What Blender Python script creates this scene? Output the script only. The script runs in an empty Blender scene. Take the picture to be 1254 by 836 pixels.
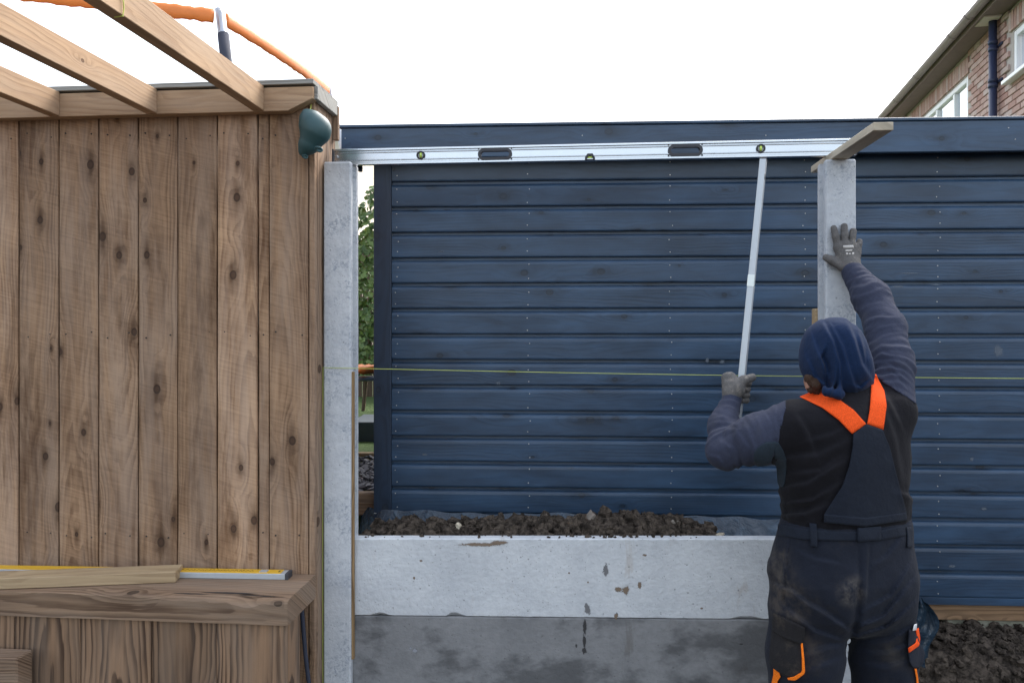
import bpy, bmesh, math, random
import numpy as np
from mathutils import Vector, Matrix
from mathutils.bvhtree import BVHTree
random.seed(7); RNG = np.random.default_rng(7)
S = bpy.context.scene; C = S.collection
# ------------------------------------------------------------------ camera, sky, sun, exposure
YAW = math.radians(5.3); F = 960.0; CX = 627.0; HY = 400.0; CAMZ = 1.7
cam_d = bpy.data.cameras.new('camera'); cam = bpy.data.objects.new('camera', cam_d); C.objects.link(cam)
cam.location = (0, 0, CAMZ); cam.rotation_euler = (math.pi / 2, 0, YAW)
cam_d.sensor_width = 36; cam_d.lens = F / 1254 * 36; cam_d.shift_y = -18 / 1254
cam_d.clip_start = 0.02; cam_d.clip_end = 2000
S.camera = cam
W = bpy.data.worlds.new('World'); S.world = W; W.use_nodes = True
wn = W.node_tree.nodes; wl = W.node_tree.links
SUN_EL, SUN_AZ = math.radians(48), math.radians(28)      # azimuth clockwise from +Y
sky = wn.new('ShaderNodeTexSky'); sky.sky_type = 'NISHITA'; sky.sun_disc = False
sky.sun_elevation = SUN_EL; sky.sun_rotation = SUN_AZ; sky.dust_density = 4.0; sky.air_density = 1.2
hs = wn.new('ShaderNodeHueSaturation'); hs.inputs['Saturation'].default_value = 0.5
wl.new(sky.outputs[0], hs.inputs['Color']); wl.new(hs.outputs[0], wn['Background'].inputs['Color'])
wn['Background'].inputs['Strength'].default_value = 0.15
sun_d = bpy.data.lights.new('sun', 'SUN'); sun = bpy.data.objects.new('sun', sun_d); C.objects.link(sun)
sun_d.energy = 0.6; sun_d.angle = math.radians(30); sun_d.color = (1, .96, .9)
sv = Vector((math.sin(SUN_AZ) * math.cos(SUN_EL), math.cos(SUN_AZ) * math.cos(SUN_EL), math.sin(SUN_EL)))
sun.rotation_euler = sv.to_track_quat('Z', 'Y').to_euler(); sun.location = (3, 6, 9)
S.view_settings.view_transform = 'Standard'; S.view_settings.look = 'None'
S.view_settings.exposure = 1.8; S.view_settings.gamma = 1
S.cycles.use_denoising = True; S.cycles.max_bounces = 6; S.cycles.transparent_max_bounces = 24

cA, sA = math.cos(YAW), math.sin(YAW)
def ray(px):
    r = (px - CX) / F
    return r * cA - sA, r * sA + cA
def at(px, py, Y):                      # the point of the plane y = Y seen along one line of sight
    dx, dy = ray(px); t = Y / dy
    return Vector((dx * t, Y, CAMZ - (py - HY) / F * t))
def atD(px, py, D):
    dx, dy = ray(px)
    return Vector((dx * D, dy * D, CAMZ - (py - HY) / F * D))
def camv(xc, D, z):                     # right / forward / height -> world
    return Vector((xc * cA - D * sA, xc * sA + D * cA, z))

# ------------------------------------------------------------------ node helper
class NT:
    def __init__(s, name):
        s.m = bpy.data.materials.new(name); s.m.use_nodes = True
        s.t = s.m.node_tree; s.n = s.t.nodes; s.l = s.t.links
        s.b = s.n['Principled BSDF']; s.out = s.n['Material Output']
    def put(s, sock, v):
        if isinstance(v, bpy.types.NodeSocket): s.l.new(v, sock)
        elif isinstance(v, (tuple, list)) and len(v) == 3 and sock.type == 'RGBA': sock.default_value = (*v, 1)
        else: sock.default_value = v
    def ma(s, op, a, b=0.0, c=0.0, clamp=False):
        n = s.n.new('ShaderNodeMath'); n.operation = op; n.use_clamp = clamp
        s.put(n.inputs[0], a); s.put(n.inputs[1], b); s.put(n.inputs[2], c); return n.outputs[0]
    def add(s, a, b): return s.ma('ADD', a, b)
    def mul(s, a, b): return s.ma('MULTIPLY', a, b)
    def sub(s, a, b): return s.ma('SUBTRACT', a, b)
    def xyz(s, v):
        n = s.n.new('ShaderNodeSeparateXYZ'); s.put(n.inputs[0], v); return n.outputs
    def vec(s, x, y, z=0.0):
        n = s.n.new('ShaderNodeCombineXYZ'); s.put(n.inputs[0], x); s.put(n.inputs[1], y); s.put(n.inputs[2], z); return n.outputs[0]
    def obj(s): return s.n.new('ShaderNodeTexCoord').outputs['Object']
    def pos(s): return s.n.new('ShaderNodeNewGeometry').outputs['Position']
    def rnd(s): return s.n.new('ShaderNodeObjectInfo').outputs['Random']
    def noise(s, v, scale=1.0, detail=2.0, rough=0.5, dist=0.0):
        n = s.n.new('ShaderNodeTexNoise'); s.put(n.inputs['Vector'], v); n.inputs['Scale'].default_value = scale
        n.inputs['Detail'].default_value = detail; n.inputs['Roughness'].default_value = rough
        n.inputs['Distortion'].default_value = dist; return n.outputs[0]
    def vor(s, v, scale, dim='3D', feat='F1'):
        n = s.n.new('ShaderNodeTexVoronoi'); n.voronoi_dimensions = dim; n.feature = feat
        s.put(n.inputs['Vector'], v); n.inputs['Scale'].default_value = scale; return n
    def sm(s, v, a, b, lo=0.0, hi=1.0):
        n = s.n.new('ShaderNodeMapRange'); n.interpolation_type = 'SMOOTHSTEP'
        s.put(n.inputs[0], v); n.inputs[1].default_value = a; n.inputs[2].default_value = b
        n.inputs[3].default_value = lo; n.inputs[4].default_value = hi; return n.outputs[0]
    def mix(s, f, a, b, mode='MIX'):
        n = s.n.new('ShaderNodeMix'); n.data_type = 'RGBA'; n.blend_type = mode
        s.put(n.inputs[0], f); s.put(n.inputs[6], a); s.put(n.inputs[7], b); return n.outputs[2]
    def bump(s, h, strength=0.3, dist=0.002, prev=None):
        n = s.n.new('ShaderNodeBump'); n.inputs['Strength'].default_value = strength
        n.inputs['Distance'].default_value = dist; s.put(n.inputs['Height'], h)
        if prev is not None: s.l.new(prev, n.inputs['Normal'])
        return n.outputs[0]
    def done(s, col=None, rough=None, nrm=None, metal=None, spec=None):
        if col is not None: s.put(s.b.inputs['Base Color'], col)
        if rough is not None: s.put(s.b.inputs['Roughness'], rough)
        if nrm is not None: s.put(s.b.inputs['Normal'], nrm)
        if metal is not None: s.put(s.b.inputs['Metallic'], metal)
        if spec is not None: s.put(s.b.inputs['Specular IOR Level'], spec)
        return s.m

def wood(name, axis, dark, light, grey=None, greyamt=0.0, knotcol=(.05, .03, .02), keep=0.45, ring=38.0,
         ringamt=.35, fibre=.3, rough=.75, bump=.35, spec=.25, vor_scale=5.0, tone=.3, ringpow=1.0, blotch=.35, halo=.5, saw=0.0, stain=0.0):
    t = NT(name); x, y, z = t.xyz(t.obj()); r = t.rnd()
    Wd, L, T = {'Z': (x, z, y), 'X': (z, x, y), 'Y': (z, y, x)}[axis]
    Wd = t.add(t.add(Wd, t.mul(T, .7)), t.mul(r, 37.3)); L = t.add(L, t.mul(r, 91.7))
    wob = t.noise(t.vec(t.mul(Wd, 7), t.mul(L, 3), r), 1.0, 2)
    Wn = t.add(Wd, t.mul(t.sub(wob, .5), .035))
    v = t.vor(t.vec(Wd, t.mul(L, .62)), vor_scale, '2D')
    px, py, _ = t.xyz(v.outputs['Position']); cr, cg, cb = t.xyz(v.outputs['Color'])
    kp = t.ma('GREATER_THAN', cr, keep)
    dx = t.sub(Wd, px); dy = t.sub(L, t.mul(py, 1 / .62))
    size = t.add(.5, t.mul(cg, 1.0))
    def q(a, b): return t.add(t.ma('POWER', t.ma('DIVIDE', dx, t.mul(size, a)), 2), t.ma('POWER', t.ma('DIVIDE', dy, t.mul(size, b)), 2))
    e = t.mul(t.ma('POWER', 2.718, t.mul(q(.028, .07), -1)), kp)
    psi = t.sub(Wn, t.mul(t.mul(dx, e), .92))
    core_q = q(.0105, .0135)
    loc = t.sub(psi, t.mul(r, 37.3)); rl = t.ma('FRACT', t.mul(r, 57.7)); rs2 = t.ma('FRACT', t.mul(r, 23.1))
    lw = t.noise(t.vec(t.mul(L, 1.1), r, 3.0), 1, 2, .5)
    cdep = t.add(t.add(t.mul(t.sub(rs2, .5), t.mul(t.sub(L, t.mul(r, 91.7)), .09)), t.mul(rl, .05)), t.mul(lw, .10))
    cen = t.mul(t.sub(rl, .5), .12)
    rad = t.ma('SQRT', t.add(t.ma('POWER', t.sub(loc, cen), 2), t.ma('POWER', cdep, 2)))
    ph = t.add(t.mul(rad, ring * 2.6), t.mul(t.noise(t.vec(t.mul(psi, 30), t.mul(L, 2.0), r), 1, 3, .5), 1.6))
    ph = t.add(ph, t.mul(t.mul(t.ma('SQRT', core_q), e), .8))
    fr = t.ma('FRACT', ph)
    late = t.mul(t.sm(fr, .25, .85), t.sm(fr, .9, 1.0, 1, 0))
    fade = t.sm(t.noise(t.vec(t.mul(psi, 20), t.mul(L, 1.5), t.add(r, 9)), 1, 2, .5), .3, .7, .25, 1.0)
    rs = t.sub(1.0, t.mul(late, fade))
    strk = t.noise(t.vec(t.mul(psi, 90), t.mul(L, 1.6), r), 1, 3, .55)
    fib = t.noise(t.vec(t.mul(psi, 330), t.mul(L, 5), t.mul(T, 60)), 1, 3, .6)
    blo = t.noise(t.vec(t.mul(Wd, 9), t.mul(L, 2.6), r), 1, 4, .6)
    f = t.add(t.add(t.mul(rs, ringamt), t.mul(fib, fibre * .5)), t.add(t.mul(blo, blotch), t.mul(strk, fibre * .7)))
    if saw: f = t.add(f, t.mul(t.sub(t.noise(t.vec(t.mul(Wd, 6), t.add(t.mul(L, 150), t.mul(Wd, 40)), r), 1, 2, .5), .5), saw * 2))
    mid = ringamt * .75 + fibre * .6 + blotch * .5
    f = t.sm(f, mid - .30, mid + .30)
    col = t.mix(f, dark, light)
    if grey:
        g = t.noise(t.vec(t.mul(Wd, 14), t.mul(L, 1.3), t.add(r, 5)), 1, 4, .65)
        col = t.mix(t.mul(t.sm(g, .35, .68), greyamt), col, grey)
    if stain:
        sn = t.noise(t.vec(t.mul(Wd, 7), t.mul(L, 1.1), t.add(r, 2)), 1, 6, .72); col = t.mix(t.sm(sn, .5, .72, 0, stain), col, (dark[0] * .6, dark[1] * .55, dark[2] * .5))
    e2 = t.mul(t.ma('POWER', 2.718, t.mul(q(.017, .045), -1)), kp); hal = t.mul(e2, halo); hal = t.ma('MINIMUM', t.mul(hal,  t.noise(t.vec(t.mul(Wd, 40), t.mul(L, 12)), 1, 3)), .9)
    col = t.mix(hal, col, (dark[0] * .45, dark[1] * .42, dark[2] * .4))
    kc = t.mul(t.sm(core_q, .75, 1.25, 1, 0), kp)
    col = t.mix(t.mul(kc, .85), col, knotcol)
    ctr = t.mul(t.sm(core_q, .1, .6, 1, 0), kp)
    col = t.mix(t.mul(ctr, .5), col, (knotcol[0] * 2.2, knotcol[1] * 2, knotcol[2] * 1.8))
    tn = t.add(1 - tone / 2, t.mul(t.ma('FRACT', t.mul(r, 17.31)), tone))
    col = t.mix(1.0, col, t.vec(tn, tn, tn), 'MULTIPLY')
    spk = t.noise(t.vec(t.mul(Wd, 420), t.mul(L, 160)), 1, 2)
    col = t.mix(t.sm(spk, .66, .8, 0, .4), col, (dark[0] * .35, dark[1] * .33, dark[2] * .33))
    h = t.add(t.add(t.mul(rs, .45), t.mul(fib, .5)), t.mul(kc, -.7))
    return t.done(col, t.add(rough - .08, t.mul(fib, .16)), t.bump(h, bump, .0025), spec=spec)

def concrete(name, base, dark, stain=(.16, .13, .1), stainamt=.5, wet=0.0, pit=.5, rough=.85, sscale=1.0, bluewash=None, bump2=.25):
    t = NT(name); p = t.obj(); r = t.rnd(); x, y, z = t.xyz(p)
    p = t.vec(t.add(x, t.mul(r, 11)), y, t.add(z, t.mul(r, 7)))
    n1 = t.noise(p, 5 * sscale, 6, .65); n2 = t.noise(p, 38, 4, .6); n3 = t.noise(p, 240, 2, .6)
    f = t.sm(t.add(t.add(t.mul(n1, .62), t.mul(n2, .3)), t.mul(n3, .08)), .33, .67)
    col = t.mix(f, dark, base)
    if bluewash: col = t.mix(t.mul(t.sm(t.noise(p, 70, 5, .75, 1.0), .47, .6, 0, .9), t.sm(t.noise(p, 7, 4, .65), .42, .62)), col, bluewash)
    st = t.noise(t.vec(t.mul(x, 9), t.mul(y, 9), t.mul(z, 3.2)), 1, 5, .7, .4)
    col = t.mix(t.sm(st, .6, .74, 0, stainamt), col, stain)
    v = t.vor(p, 95); pm = t.sm(v.outputs['Distance'], .1, .24, 1, 0); pm = t.mul(pm, t.sm(t.xyz(v.outputs['Color'])[0], .7, .74))
    v2 = t.vor(p, 34); pm2 = t.mul(t.sm(v2.outputs['Distance'], .07, .14, 1, 0), t.sm(t.xyz(v2.outputs['Color'])[1], .74, .78))
    pit_m = t.ma('MAXIMUM', pm, pm2)
    col = t.mix(t.mul(pit_m, pit), col, (dark[0] * .4, dark[1] * .4, dark[2] * .4))
    ro = rough
    if wet:
        w = t.sm(t.noise(t.vec(t.mul(x, 2.3), y, t.mul(z, 4)), 1, 5, .62), .47, .6)
        col = t.mix(t.mul(w, wet), col, (dark[0] * .33, dark[1] * .33, dark[2] * .34)); ro = t.sub(rough, t.mul(w, .2))
    h = t.add(t.add(t.mul(n2, .6), t.mul(n3, .3)), t.mul(pit_m, -.9))
    b = t.bump(t.noise(p, 55, 3, .55), bump2, .012)
    return t.done(col, ro, t.bump(h, .4, .004, b), spec=.3)

def plain(name, col, rough=.6, metal=0.0, var=.15, scale=20, spec=.4, bump=.1):
    t = NT(name); n = t.noise(t.obj(), scale, 4, .6)
    c = t.mix(n, tuple(v * (1 - var) for v in col), tuple(min(1, v * (1 + var)) for v in col))
    return t.done(c, t.add(rough - .06, t.mul(n, .12)), t.bump(n, bump, .002), metal, spec)

def cloth(name, col, dirt=None, dirtamt=0.0, rough=.9, weave=900, var=.18, dirtscale=9, sheen=.04, spots=()):
    t = NT(name); p = t.obj(); n = t.noise(p, 26, 5, .6); w = t.noise(p, weave, 1, .5)
    c = t.mix(n, tuple(v * (1 - var) for v in col), tuple(v * (1 + var) for v in col))
    c = t.mix(t.sm(w, .35, .65), t.mix(1.0, c, (.82, .82, .82), 'MULTIPLY'), t.mix(1.0, c, (1.25, 1.25, 1.28), 'MULTIPLY'))
    if dirt:
        d = t.noise(p, dirtscale, 6, .72)
        c = t.mix(t.sm(d, .52, .72, 0, dirtamt), c, dirt)
    for (sx, sy, sz), rad, dc in spots:      # ground-in dust with a place of its own on the garment
        x_, y_, z_ = t.xyz(p); dd = t.ma('SQRT', t.add(t.add(t.ma('POWER', t.sub(x_, sx), 2), t.ma('POWER', t.sub(y_, sy), 2)), t.ma('POWER', t.sub(z_, sz), 2)))
        k = t.mul(t.sm(dd, rad * .25, rad, 1, 0), t.sm(t.noise(p, 22, 7, .7), .34, .70)); c = t.mix(t.mul(k, .75), c, dc)
    t.b.inputs['Sheen Weight'].default_value = sheen
    wr = t.noise(p, 55, 3, .55, .5)
    b = t.bump(wr, .35, .006); b = t.bump(w, .15, .001, b)
    return t.done(c, rough, b, spec=.2)

M = {}
M['fence'] = wood('fence_wood', 'Z', (.130, .066, .033), (.51, .33, .20), (.45, .35, .275), .4, (.05, .03, .02), .22, 34, .15, .28, tone=.42, vor_scale=5.2, blotch=.6, halo=1.5, saw=.13, stain=.6, bump=.45)
M['fence_low'] = wood('weathered_wood', 'Z', (.06, .034, .021), (.32, .20, .12), (.22, .17, .13), .45, (.05, .032, .024), .5, 26, .42, .36, bump=.8, vor_scale=3.6, tone=.3, ringpow=1.4)
M['fence_y'] = wood('fence_wood_side', 'Z', (.11, .065, .04), (.34, .225, .145), (.30, .24, .19), .5)
M['sleeper'] = wood('sleeper_wood', 'X', (.085, .048, .029), (.35, .235, .15), (.30, .235, .18), .45, (.05, .035, .025), .6, 36, .25, .4, bump=.7)
M['rafter'] = wood('rafter_wood', 'Y', (.25, .145, .078), (.57, .39, .24), (.44, .34, .25), .4, (.09, .05, .03), .5, 34, .13, .3, bump=.35, stain=.25, tone=.15)
M['ledger'] = wood('ledger_wood', 'X', (.25, .145, .078), (.57, .39, .24), (.44, .34, .25), .35, (.12, .06, .05), .3, 34, .15, .3, bump=.35, vor_scale=6, stain=.2, tone=.1)
M['plank'] = wood('pale_plank_wood', 'X', (.27, .185, .10), (.52, .39, .235), (.40, .32, .22), .25, (.14, .08, .05), .6, 30, .2, .3, bump=.3)
M['packer'] = wood('packer_wood', 'Y', (.32, .27, .19), (.60, .53, .41), (.45, .42, .35), .5, (.09, .06, .04), .8, 30, .3, .35, bump=.4)
M['lath'] = wood('lath_wood', 'Z', (.16, .10, .05), (.36, .24, .12), None, 0, (.05, .03, .02), .8)
M['cap'] = wood('cap_wood', 'X', (.17, .165, .15), (.36, .35, .32), (.28, .30, .29), .5, (.08, .06, .05), .8)
M['bearer'] = wood('bearer_wood', 'X', (.13, .075, .04), (.33, .20, .11), (.24, .17, .11), .3, (.06, .03, .02), .3, 24, .35, .25, vor_scale=7)
M['blue'] = wood('blue_painted_wood', 'X', (.0115, .027, .053), (.042, .093, .173), (.035, .055, .087), .35, (.010, .019, .034), .3, 30, .10, .09, rough=.38, bump=.2, spec=.5, vor_scale=5, tone=.2, blotch=.8, halo=1.2)
M['bluev'] = wood('blue_painted_trim', 'Z', (.010, .020, .040), (.022, .045, .085), (.028, .042, .065), .3, (.012, .02, .034), .7, 26, .2, .2, rough=.45, bump=.25, spec=.5, tone=.1)
M['post'] = concrete('post_concrete', (.63, .655, .675), (.48, .51, .545), (.31, .28, .25), .4, bluewash=(.30, .34, .40))
M['gravel1'] = concrete('pale_board_concrete', (.66, .685, .70), (.51, .535, .56), (.40, .34, .28), .4, pit=.6, sscale=.8, bump2=.32)
M['gravel2'] = concrete('damp_board_concrete', (.27, .272, .275), (.20, .203, .207), (.13, .115, .10), .5, wet=.7, pit=.35)
M['alu'] = plain('aluminium', (.52, .55, .59), .25, .95, .05, 30, bump=.0)
M['alu_matte'] = plain('painted_aluminium', (.50, .54, .57), .45, .35, .1, 40, bump=.05)
M['rubber'] = plain('dark_grey_rubber', (.05, .052, .06), .6)
M['black'] = plain('black_plastic', (.02, .021, .024), .5)
M['steel'] = plain('screw_steel', (.45, .45, .46), .35, .9)
M['nail'] = plain('nail_head', (.62, .62, .6), .4, .4)
M['nail_dark'] = plain('rusty_nail', (.035, .03, .03), .7)
M['yellow'] = plain('yellow_paint', (.72, .42, .03), .45, 0, .12, 60)
M['print'] = plain('worn_black_print', (.16, .10, .03), .6)
t = NT('vial_liquid'); M['vial'] = t.done((.55, .75, .12), .15, None, 0, .6)
t = NT('vial_clear'); M['clear'] = t.done((.78, .85, .82), .12, None, 0, .6)
t = NT('string'); M['string'] = t.done((.50, .58, .12), .7)
M['orange_pad'] = plain('orange_pvc', (.75, .22, .045), .5, 0, .15, 12, bump=.4)
M['orange'] = cloth('orange_webbing', (.78, .085, .012), weave=500, var=.08, sheen=0)
M['orange_hv'] = cloth('orange_trim', (.90, .20, .015), weave=500, var=.08, sheen=0)
M['hood'] = cloth('navy_jersey', (.0065, .019, .055), (.016, .034, .075), .4, var=.25)
M['shirt'] = cloth('black_jersey', (.0075, .0072, .0098), (.016, .016, .020), .5)
M['sleeve'] = cloth('slate_sleeve', (.034, .040, .066), (.058, .062, .080), .5)
M['panel'] = cloth('grey_mesh_panel', (.022, .033, .045), (.04, .05, .06), .4)
M['trousers'] = cloth('charcoal_canvas', (.0125, .0145, .0215), (.06, .052, .045), .5, dirtscale=4.2)
M['bib'] = cloth('charcoal_canvas_bib', (.0115, .0155, .025), (.02, .025, .035), .4)
M['dusty'] = cloth('dusty_canvas', (.018, .017, .018), (.07, .058, .047), .8, dirtscale=14)
M['glove'] = cloth('grey_glove', (.115, .11, .105), (.26, .235, .205), .8, rough=.8, dirtscale=40, weave=600)
M['gloveprint'] = plain('worn_white_print', (.5, .48, .45), .8, 0, .3, 300)
M['skin'] = plain('skin', (.42, .22, .15), .5, 0, .1, 60)
M['hair'] = cloth('brown_hair', (.045, .026, .017), weave=300, var=.4)
M['boot'] = plain('brown_boot_leather', (.10, .06, .035), .6)
M['balloon'] = plain('teal_rubber', (.028, .078, .085), .5, 0, .12, 10, spec=.5, bump=.02)
M['foam'] = plain('dark_foam_sleeve', (.035, .04, .06), .8)
M['galv'] = plain('galvanised_steel', (.5, .52, .55), .4, .8)
M['mortar'] = plain('mortar', (.46, .41, .38), .9, 0, .2, 40)
M['pvc'] = plain('white_pvc', (.80, .81, .82), .35, 0, .03)
M['gutter'] = plain('grey_brown_gutter', (.24, .195, .18), .5, 0, .2, 8)
M['soffit'] = plain('brown_grey_soffit', (.20, .15, .13), .8, 0, .25, 6)
M['pipe'] = plain('dark_blue_pipe', (.03, .04, .085), .4, 0, .2, 8)
M['tiles'] = plain('roof_tile', (.12, .08, .065), .8, 0, .2, 10)
M['glass'] = plain('window_glass', (.80, .84, .88), .06, .9, .02, spec=.8, bump=0)
t = NT('brick'); r_ = t.rnd(); n_ = t.noise(t.obj(), 30, 5, .65)
c_ = t.mix(t.ma('FRACT', t.mul(r_, 7.7)), (.40, .22, .18), (.56, .40, .35)); c_ = t.mix(t.sm(r_, .75, .9), c_, (.55, .44, .40))
c_ = t.mix(t.sm(n_, .35, .75, 0, .5), c_, (.30, .20, .17)); M['brick'] = t.done(c_, .9, t.bump(n_, .4, .004))
t = NT('brick_mass'); v_ = t.vor(t.pos(), 6); n_ = t.noise(t.pos(), 30, 5, .65)
c_ = t.mix(t.xyz(v_.outputs['Color'])[0], (.36, .19, .15), (.54, .40, .36)); c_ = t.mix(t.sm(n_, .35, .75, 0, .5), c_, (.20, .13, .11))
M['brickmass'] = t.done(c_, .9)
t = NT('soil'); p_ = t.pos(); a_ = t.noise(p_, 26, 8, .7); b_ = t.noise(p_, 160, 3, .7)
c_ = t.mix(t.sm(a_, .35, .7), (.026, .021, .017), (.135, .108, .085)); c_ = t.mix(t.sm(b_, .62, .74, 0, .7), c_, (.20, .165, .13))
M['soil'] = t.done(c_, .95, t.bump(t.add(a_, t.mul(b_, .6)), .9, .012), spec=.15)
t = NT('membrane'); p_ = t.obj(); a_ = t.noise(p_, 14, 4, .6, 1.2); b_ = t.noise(p_, 70, 2, .6)
c_ = t.mix(t.sm(a_, .4, .7), (.016, .034, .056), (.035, .068, .105)); M['membrane'] = t.done(c_, .25, t.bump(t.add(a_, t.mul(b_, .06)), .5, .02), spec=.6)
t = NT('lawn'); p_ = t.pos(); a_ = t.noise(p_, 3, 5, .7); b_ = t.noise(p_, 60, 3, .7)
c_ = t.mix(a_, (.03, .07, .012), (.085, .14, .03)); c_ = t.mix(t.sm(b_, .4, .7, 0, .6), c_, (.03, .05, .012)); M['lawn'] = t.done(c_, .95, t.bump(b_, .8, .03))
t = NT('leaf'); r1 = t.n.new('ShaderNodeNewGeometry').outputs['Random Per Island']
c_ = t.mix(r1, (.04, .085, .018), (.15, .23, .06)); M['leaf'] = t.done(c_, .45, None, 0, .4)
M['slate'] = plain('slate_chip', (.12, .12, .135), .6, 0, .5, 6)
M['planter'] = plain('slate_grey_paint', (.055, .07, .085), .55)
M['farwood'] = wood('old_fence_wood', 'Z', (.06, .042, .03), (.16, .115, .08), None, 0)
M['render'] = plain('pale_render', (.62, .55, .47), .9, 0, .2, 3)
M['stone'] = plain('pale_stone', (.20, .175, .15), .9, 0, .35, 30, bump=.6)
M['plinth'] = concrete('lichen_plinth', (.32, .31, .24), (.17, .165, .12), (.10, .09, .07), .5)
t = NT('trampoline_net'); tr = t.n.new('ShaderNodeBsdfTransparent'); mx = t.n.new('ShaderNodeMixShader')
t.b.inputs['Base Color'].default_value = (.7, .72, .75, 1); mx.inputs[0].default_value = .10
t.l.new(tr.outputs[0], mx.inputs[1]); t.l.new(t.b.outputs[0], mx.inputs[2]); t.l.new(mx.outputs[0], t.out.inputs[0]); M['net'] = t.m
def markmat(name, col, rough, amt):
    t = NT(name); at_ = t.n.new('ShaderNodeAttribute'); at_.attribute_name = 'fade'; nz = t.noise(t.obj(), 90, 5, .7)
    t.put(t.b.inputs['Alpha'], t.sm(t.add(at_.outputs['Fac'], t.mul(t.sub(nz, .5), 1.5)), .25, .75, 0, amt)); return t.done(col, rough)
M['mark_grey'] = markmat('damp_mark', (.17, .17, .175), .6, .75); M['mark_brown'] = markmat('brown_scrape', (.22, .16, .11), .8, .85)
M['mark_dark'] = markmat('wet_run', (.045, .045, .047), .4, .85); M['mark_pale'] = markmat('pale_smear', (.40, .42, .46), .8, .7)

# ------------------------------------------------------------------ object helpers
def tag(o, label=None, cat=None, group=None, kind=None):
    if label: o['label'] = label
    if cat: o['category'] = cat
    if group: o['group'] = group
    if kind: o['kind'] = kind
    return o
def add(name, me, mat=None, parent=None, loc=(0, 0, 0), rot=(0, 0, 0)):
    o = bpy.data.objects.new(name, me); C.objects.link(o)
    if me is not None and mat is not None and len(me.materials) == 0: me.materials.append(M[mat])
    o.parent = parent; o.location = loc; o.rotation_euler = rot
    return o
def thing(name, label, cat, loc=(0, 0, 0), rotz=0.0, group=None):
    o = add(name, None, None, None, loc, (0, 0, rotz)); o.empty_display_size = .1
    return tag(o, label, cat, group)
def wpart(name, me, mat, parent, wloc, rot=(0, 0, 0)):      # world place, for parents that are not turned
    b = Vector(); p = parent
    while p is not None: b += p.location; p = p.parent
    return add(name, me, mat, parent, Vector(wloc) - b, rot)
def from_bm(bm, name, smooth=False):
    bmesh.ops.recalc_face_normals(bm, faces=bm.faces)
    me = bpy.data.meshes.new(name); bm.to_mesh(me); bm.free()
    if smooth: me.polygons.foreach_set('use_smooth', [True] * len(me.polygons))
    return me
def bm_box(bm, c, s, bev=0.0, rot=None):
    r = bmesh.ops.create_cube(bm, size=1.0); vs = r['verts']
    bmesh.ops.scale(bm, vec=Vector(s), verts=vs)
    if bev:
        es = list({e for v in vs for e in v.link_edges})
        rb = bmesh.ops.bevel(bm, geom=es, offset=bev, segments=1, affect='EDGES', profile=.5)
        vs = list({v for f in rb['faces'] for v in f.verts})
    if rot is not None: bmesh.ops.rotate(bm, cent=(0, 0, 0), matrix=rot, verts=vs)
    bmesh.ops.translate(bm, vec=Vector(c), verts=vs)
def box(s, bev=.002, name='box'):
    bm = bmesh.new(); bm_box(bm, (0, 0, 0), s, bev); return from_bm(bm, name)
def prism(poly, depth, name='prism', axis='Z', bev=0.0):
    """extrude a polygon [(a,b)] by depth along an axis (Z: (x,y), X: (y,z), Y: (x,z)); starts at 0"""
    bm = bmesh.new()
    mp = {'Z': lambda a, b, c: (a, b, c), 'X': lambda a, b, c: (c, a, b), 'Y': lambda a, b, c: (a, c, b)}[axis]
    v0 = [bm.verts.new(mp(a, b, 0)) for a, b in poly]; v1 = [bm.verts.new(mp(a, b, depth)) for a, b in poly]
    bm.faces.new(v0); bm.faces.new(v1[::-1]); n = len(poly)
    for i in range(n): bm.faces.new((v0[i], v0[(i + 1) % n], v1[(i + 1) % n], v1[i]))
    if bev: bmesh.ops.bevel(bm, geom=list(bm.edges), offset=bev, segments=1, affect='EDGES')
    return from_bm(bm, name)
def bm_tube(bm, pts, rad, seg=10, cap=True):
    pts = [Vector(p) for p in pts]; rings = []
    rads = rad if isinstance(rad, (list, tuple)) else [rad] * len(pts)
    up = Vector((0, 0, 1)); prev = None
    for i, p in enumerate(pts):
        d = (pts[min(i + 1, len(pts) - 1)] - pts[max(i - 1, 0)]).normalized()
        if prev is None:
            a = d.cross(up) if abs(d.z) < .95 else d.cross(Vector((1, 0, 0)))
        else: a = prev - d * prev.dot(d)
        a.normalize(); prev = a; b = d.cross(a)
        rings.append([bm.verts.new(p + (a * math.cos(q) + b * math.sin(q)) * rads[i]) for q in [2 * math.pi * k / seg for k in range(seg)]])
    for A_, B_ in zip(rings, rings[1:]):
        for k in range(seg): bm.faces.new((A_[k], A_[(k + 1) % seg], B_[(k + 1) % seg], B_[k]))
    if cap: bm.faces.new(rings[0][::-1]); bm.faces.new(rings[-1])
def tube(pts, rad, seg=10, name='tube'):
    bm = bmesh.new(); bm_tube(bm, pts, rad, seg); me = from_bm(bm, name, True); return me
def jitter(me, amt, seed=0):
    r = random.Random(seed)
    for v in me.vertices: v.co += Vector((r.uniform(-amt, amt), r.uniform(-amt, amt), r.uniform(-amt, amt)))
    return me
def hnoise(x, y, s=0):
    v = 0; a = 1; f = 1
    for k in range(5):
        v += a * math.sin(x * f * 1.7 + 1.3 * s + k * 2.1 + 1.9 * math.sin(y * f * 1.3 + k)) * math.cos(y * f * 1.9 + s + k * 1.7 + 1.4 * math.sin(x * f * .9 - k))
        a *= .55; f *= 2.1
    return v
M['neutral_slab'] = concrete('neutral_slab_concrete', (.36, .33, .30), (.26, .24, .22))
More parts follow.
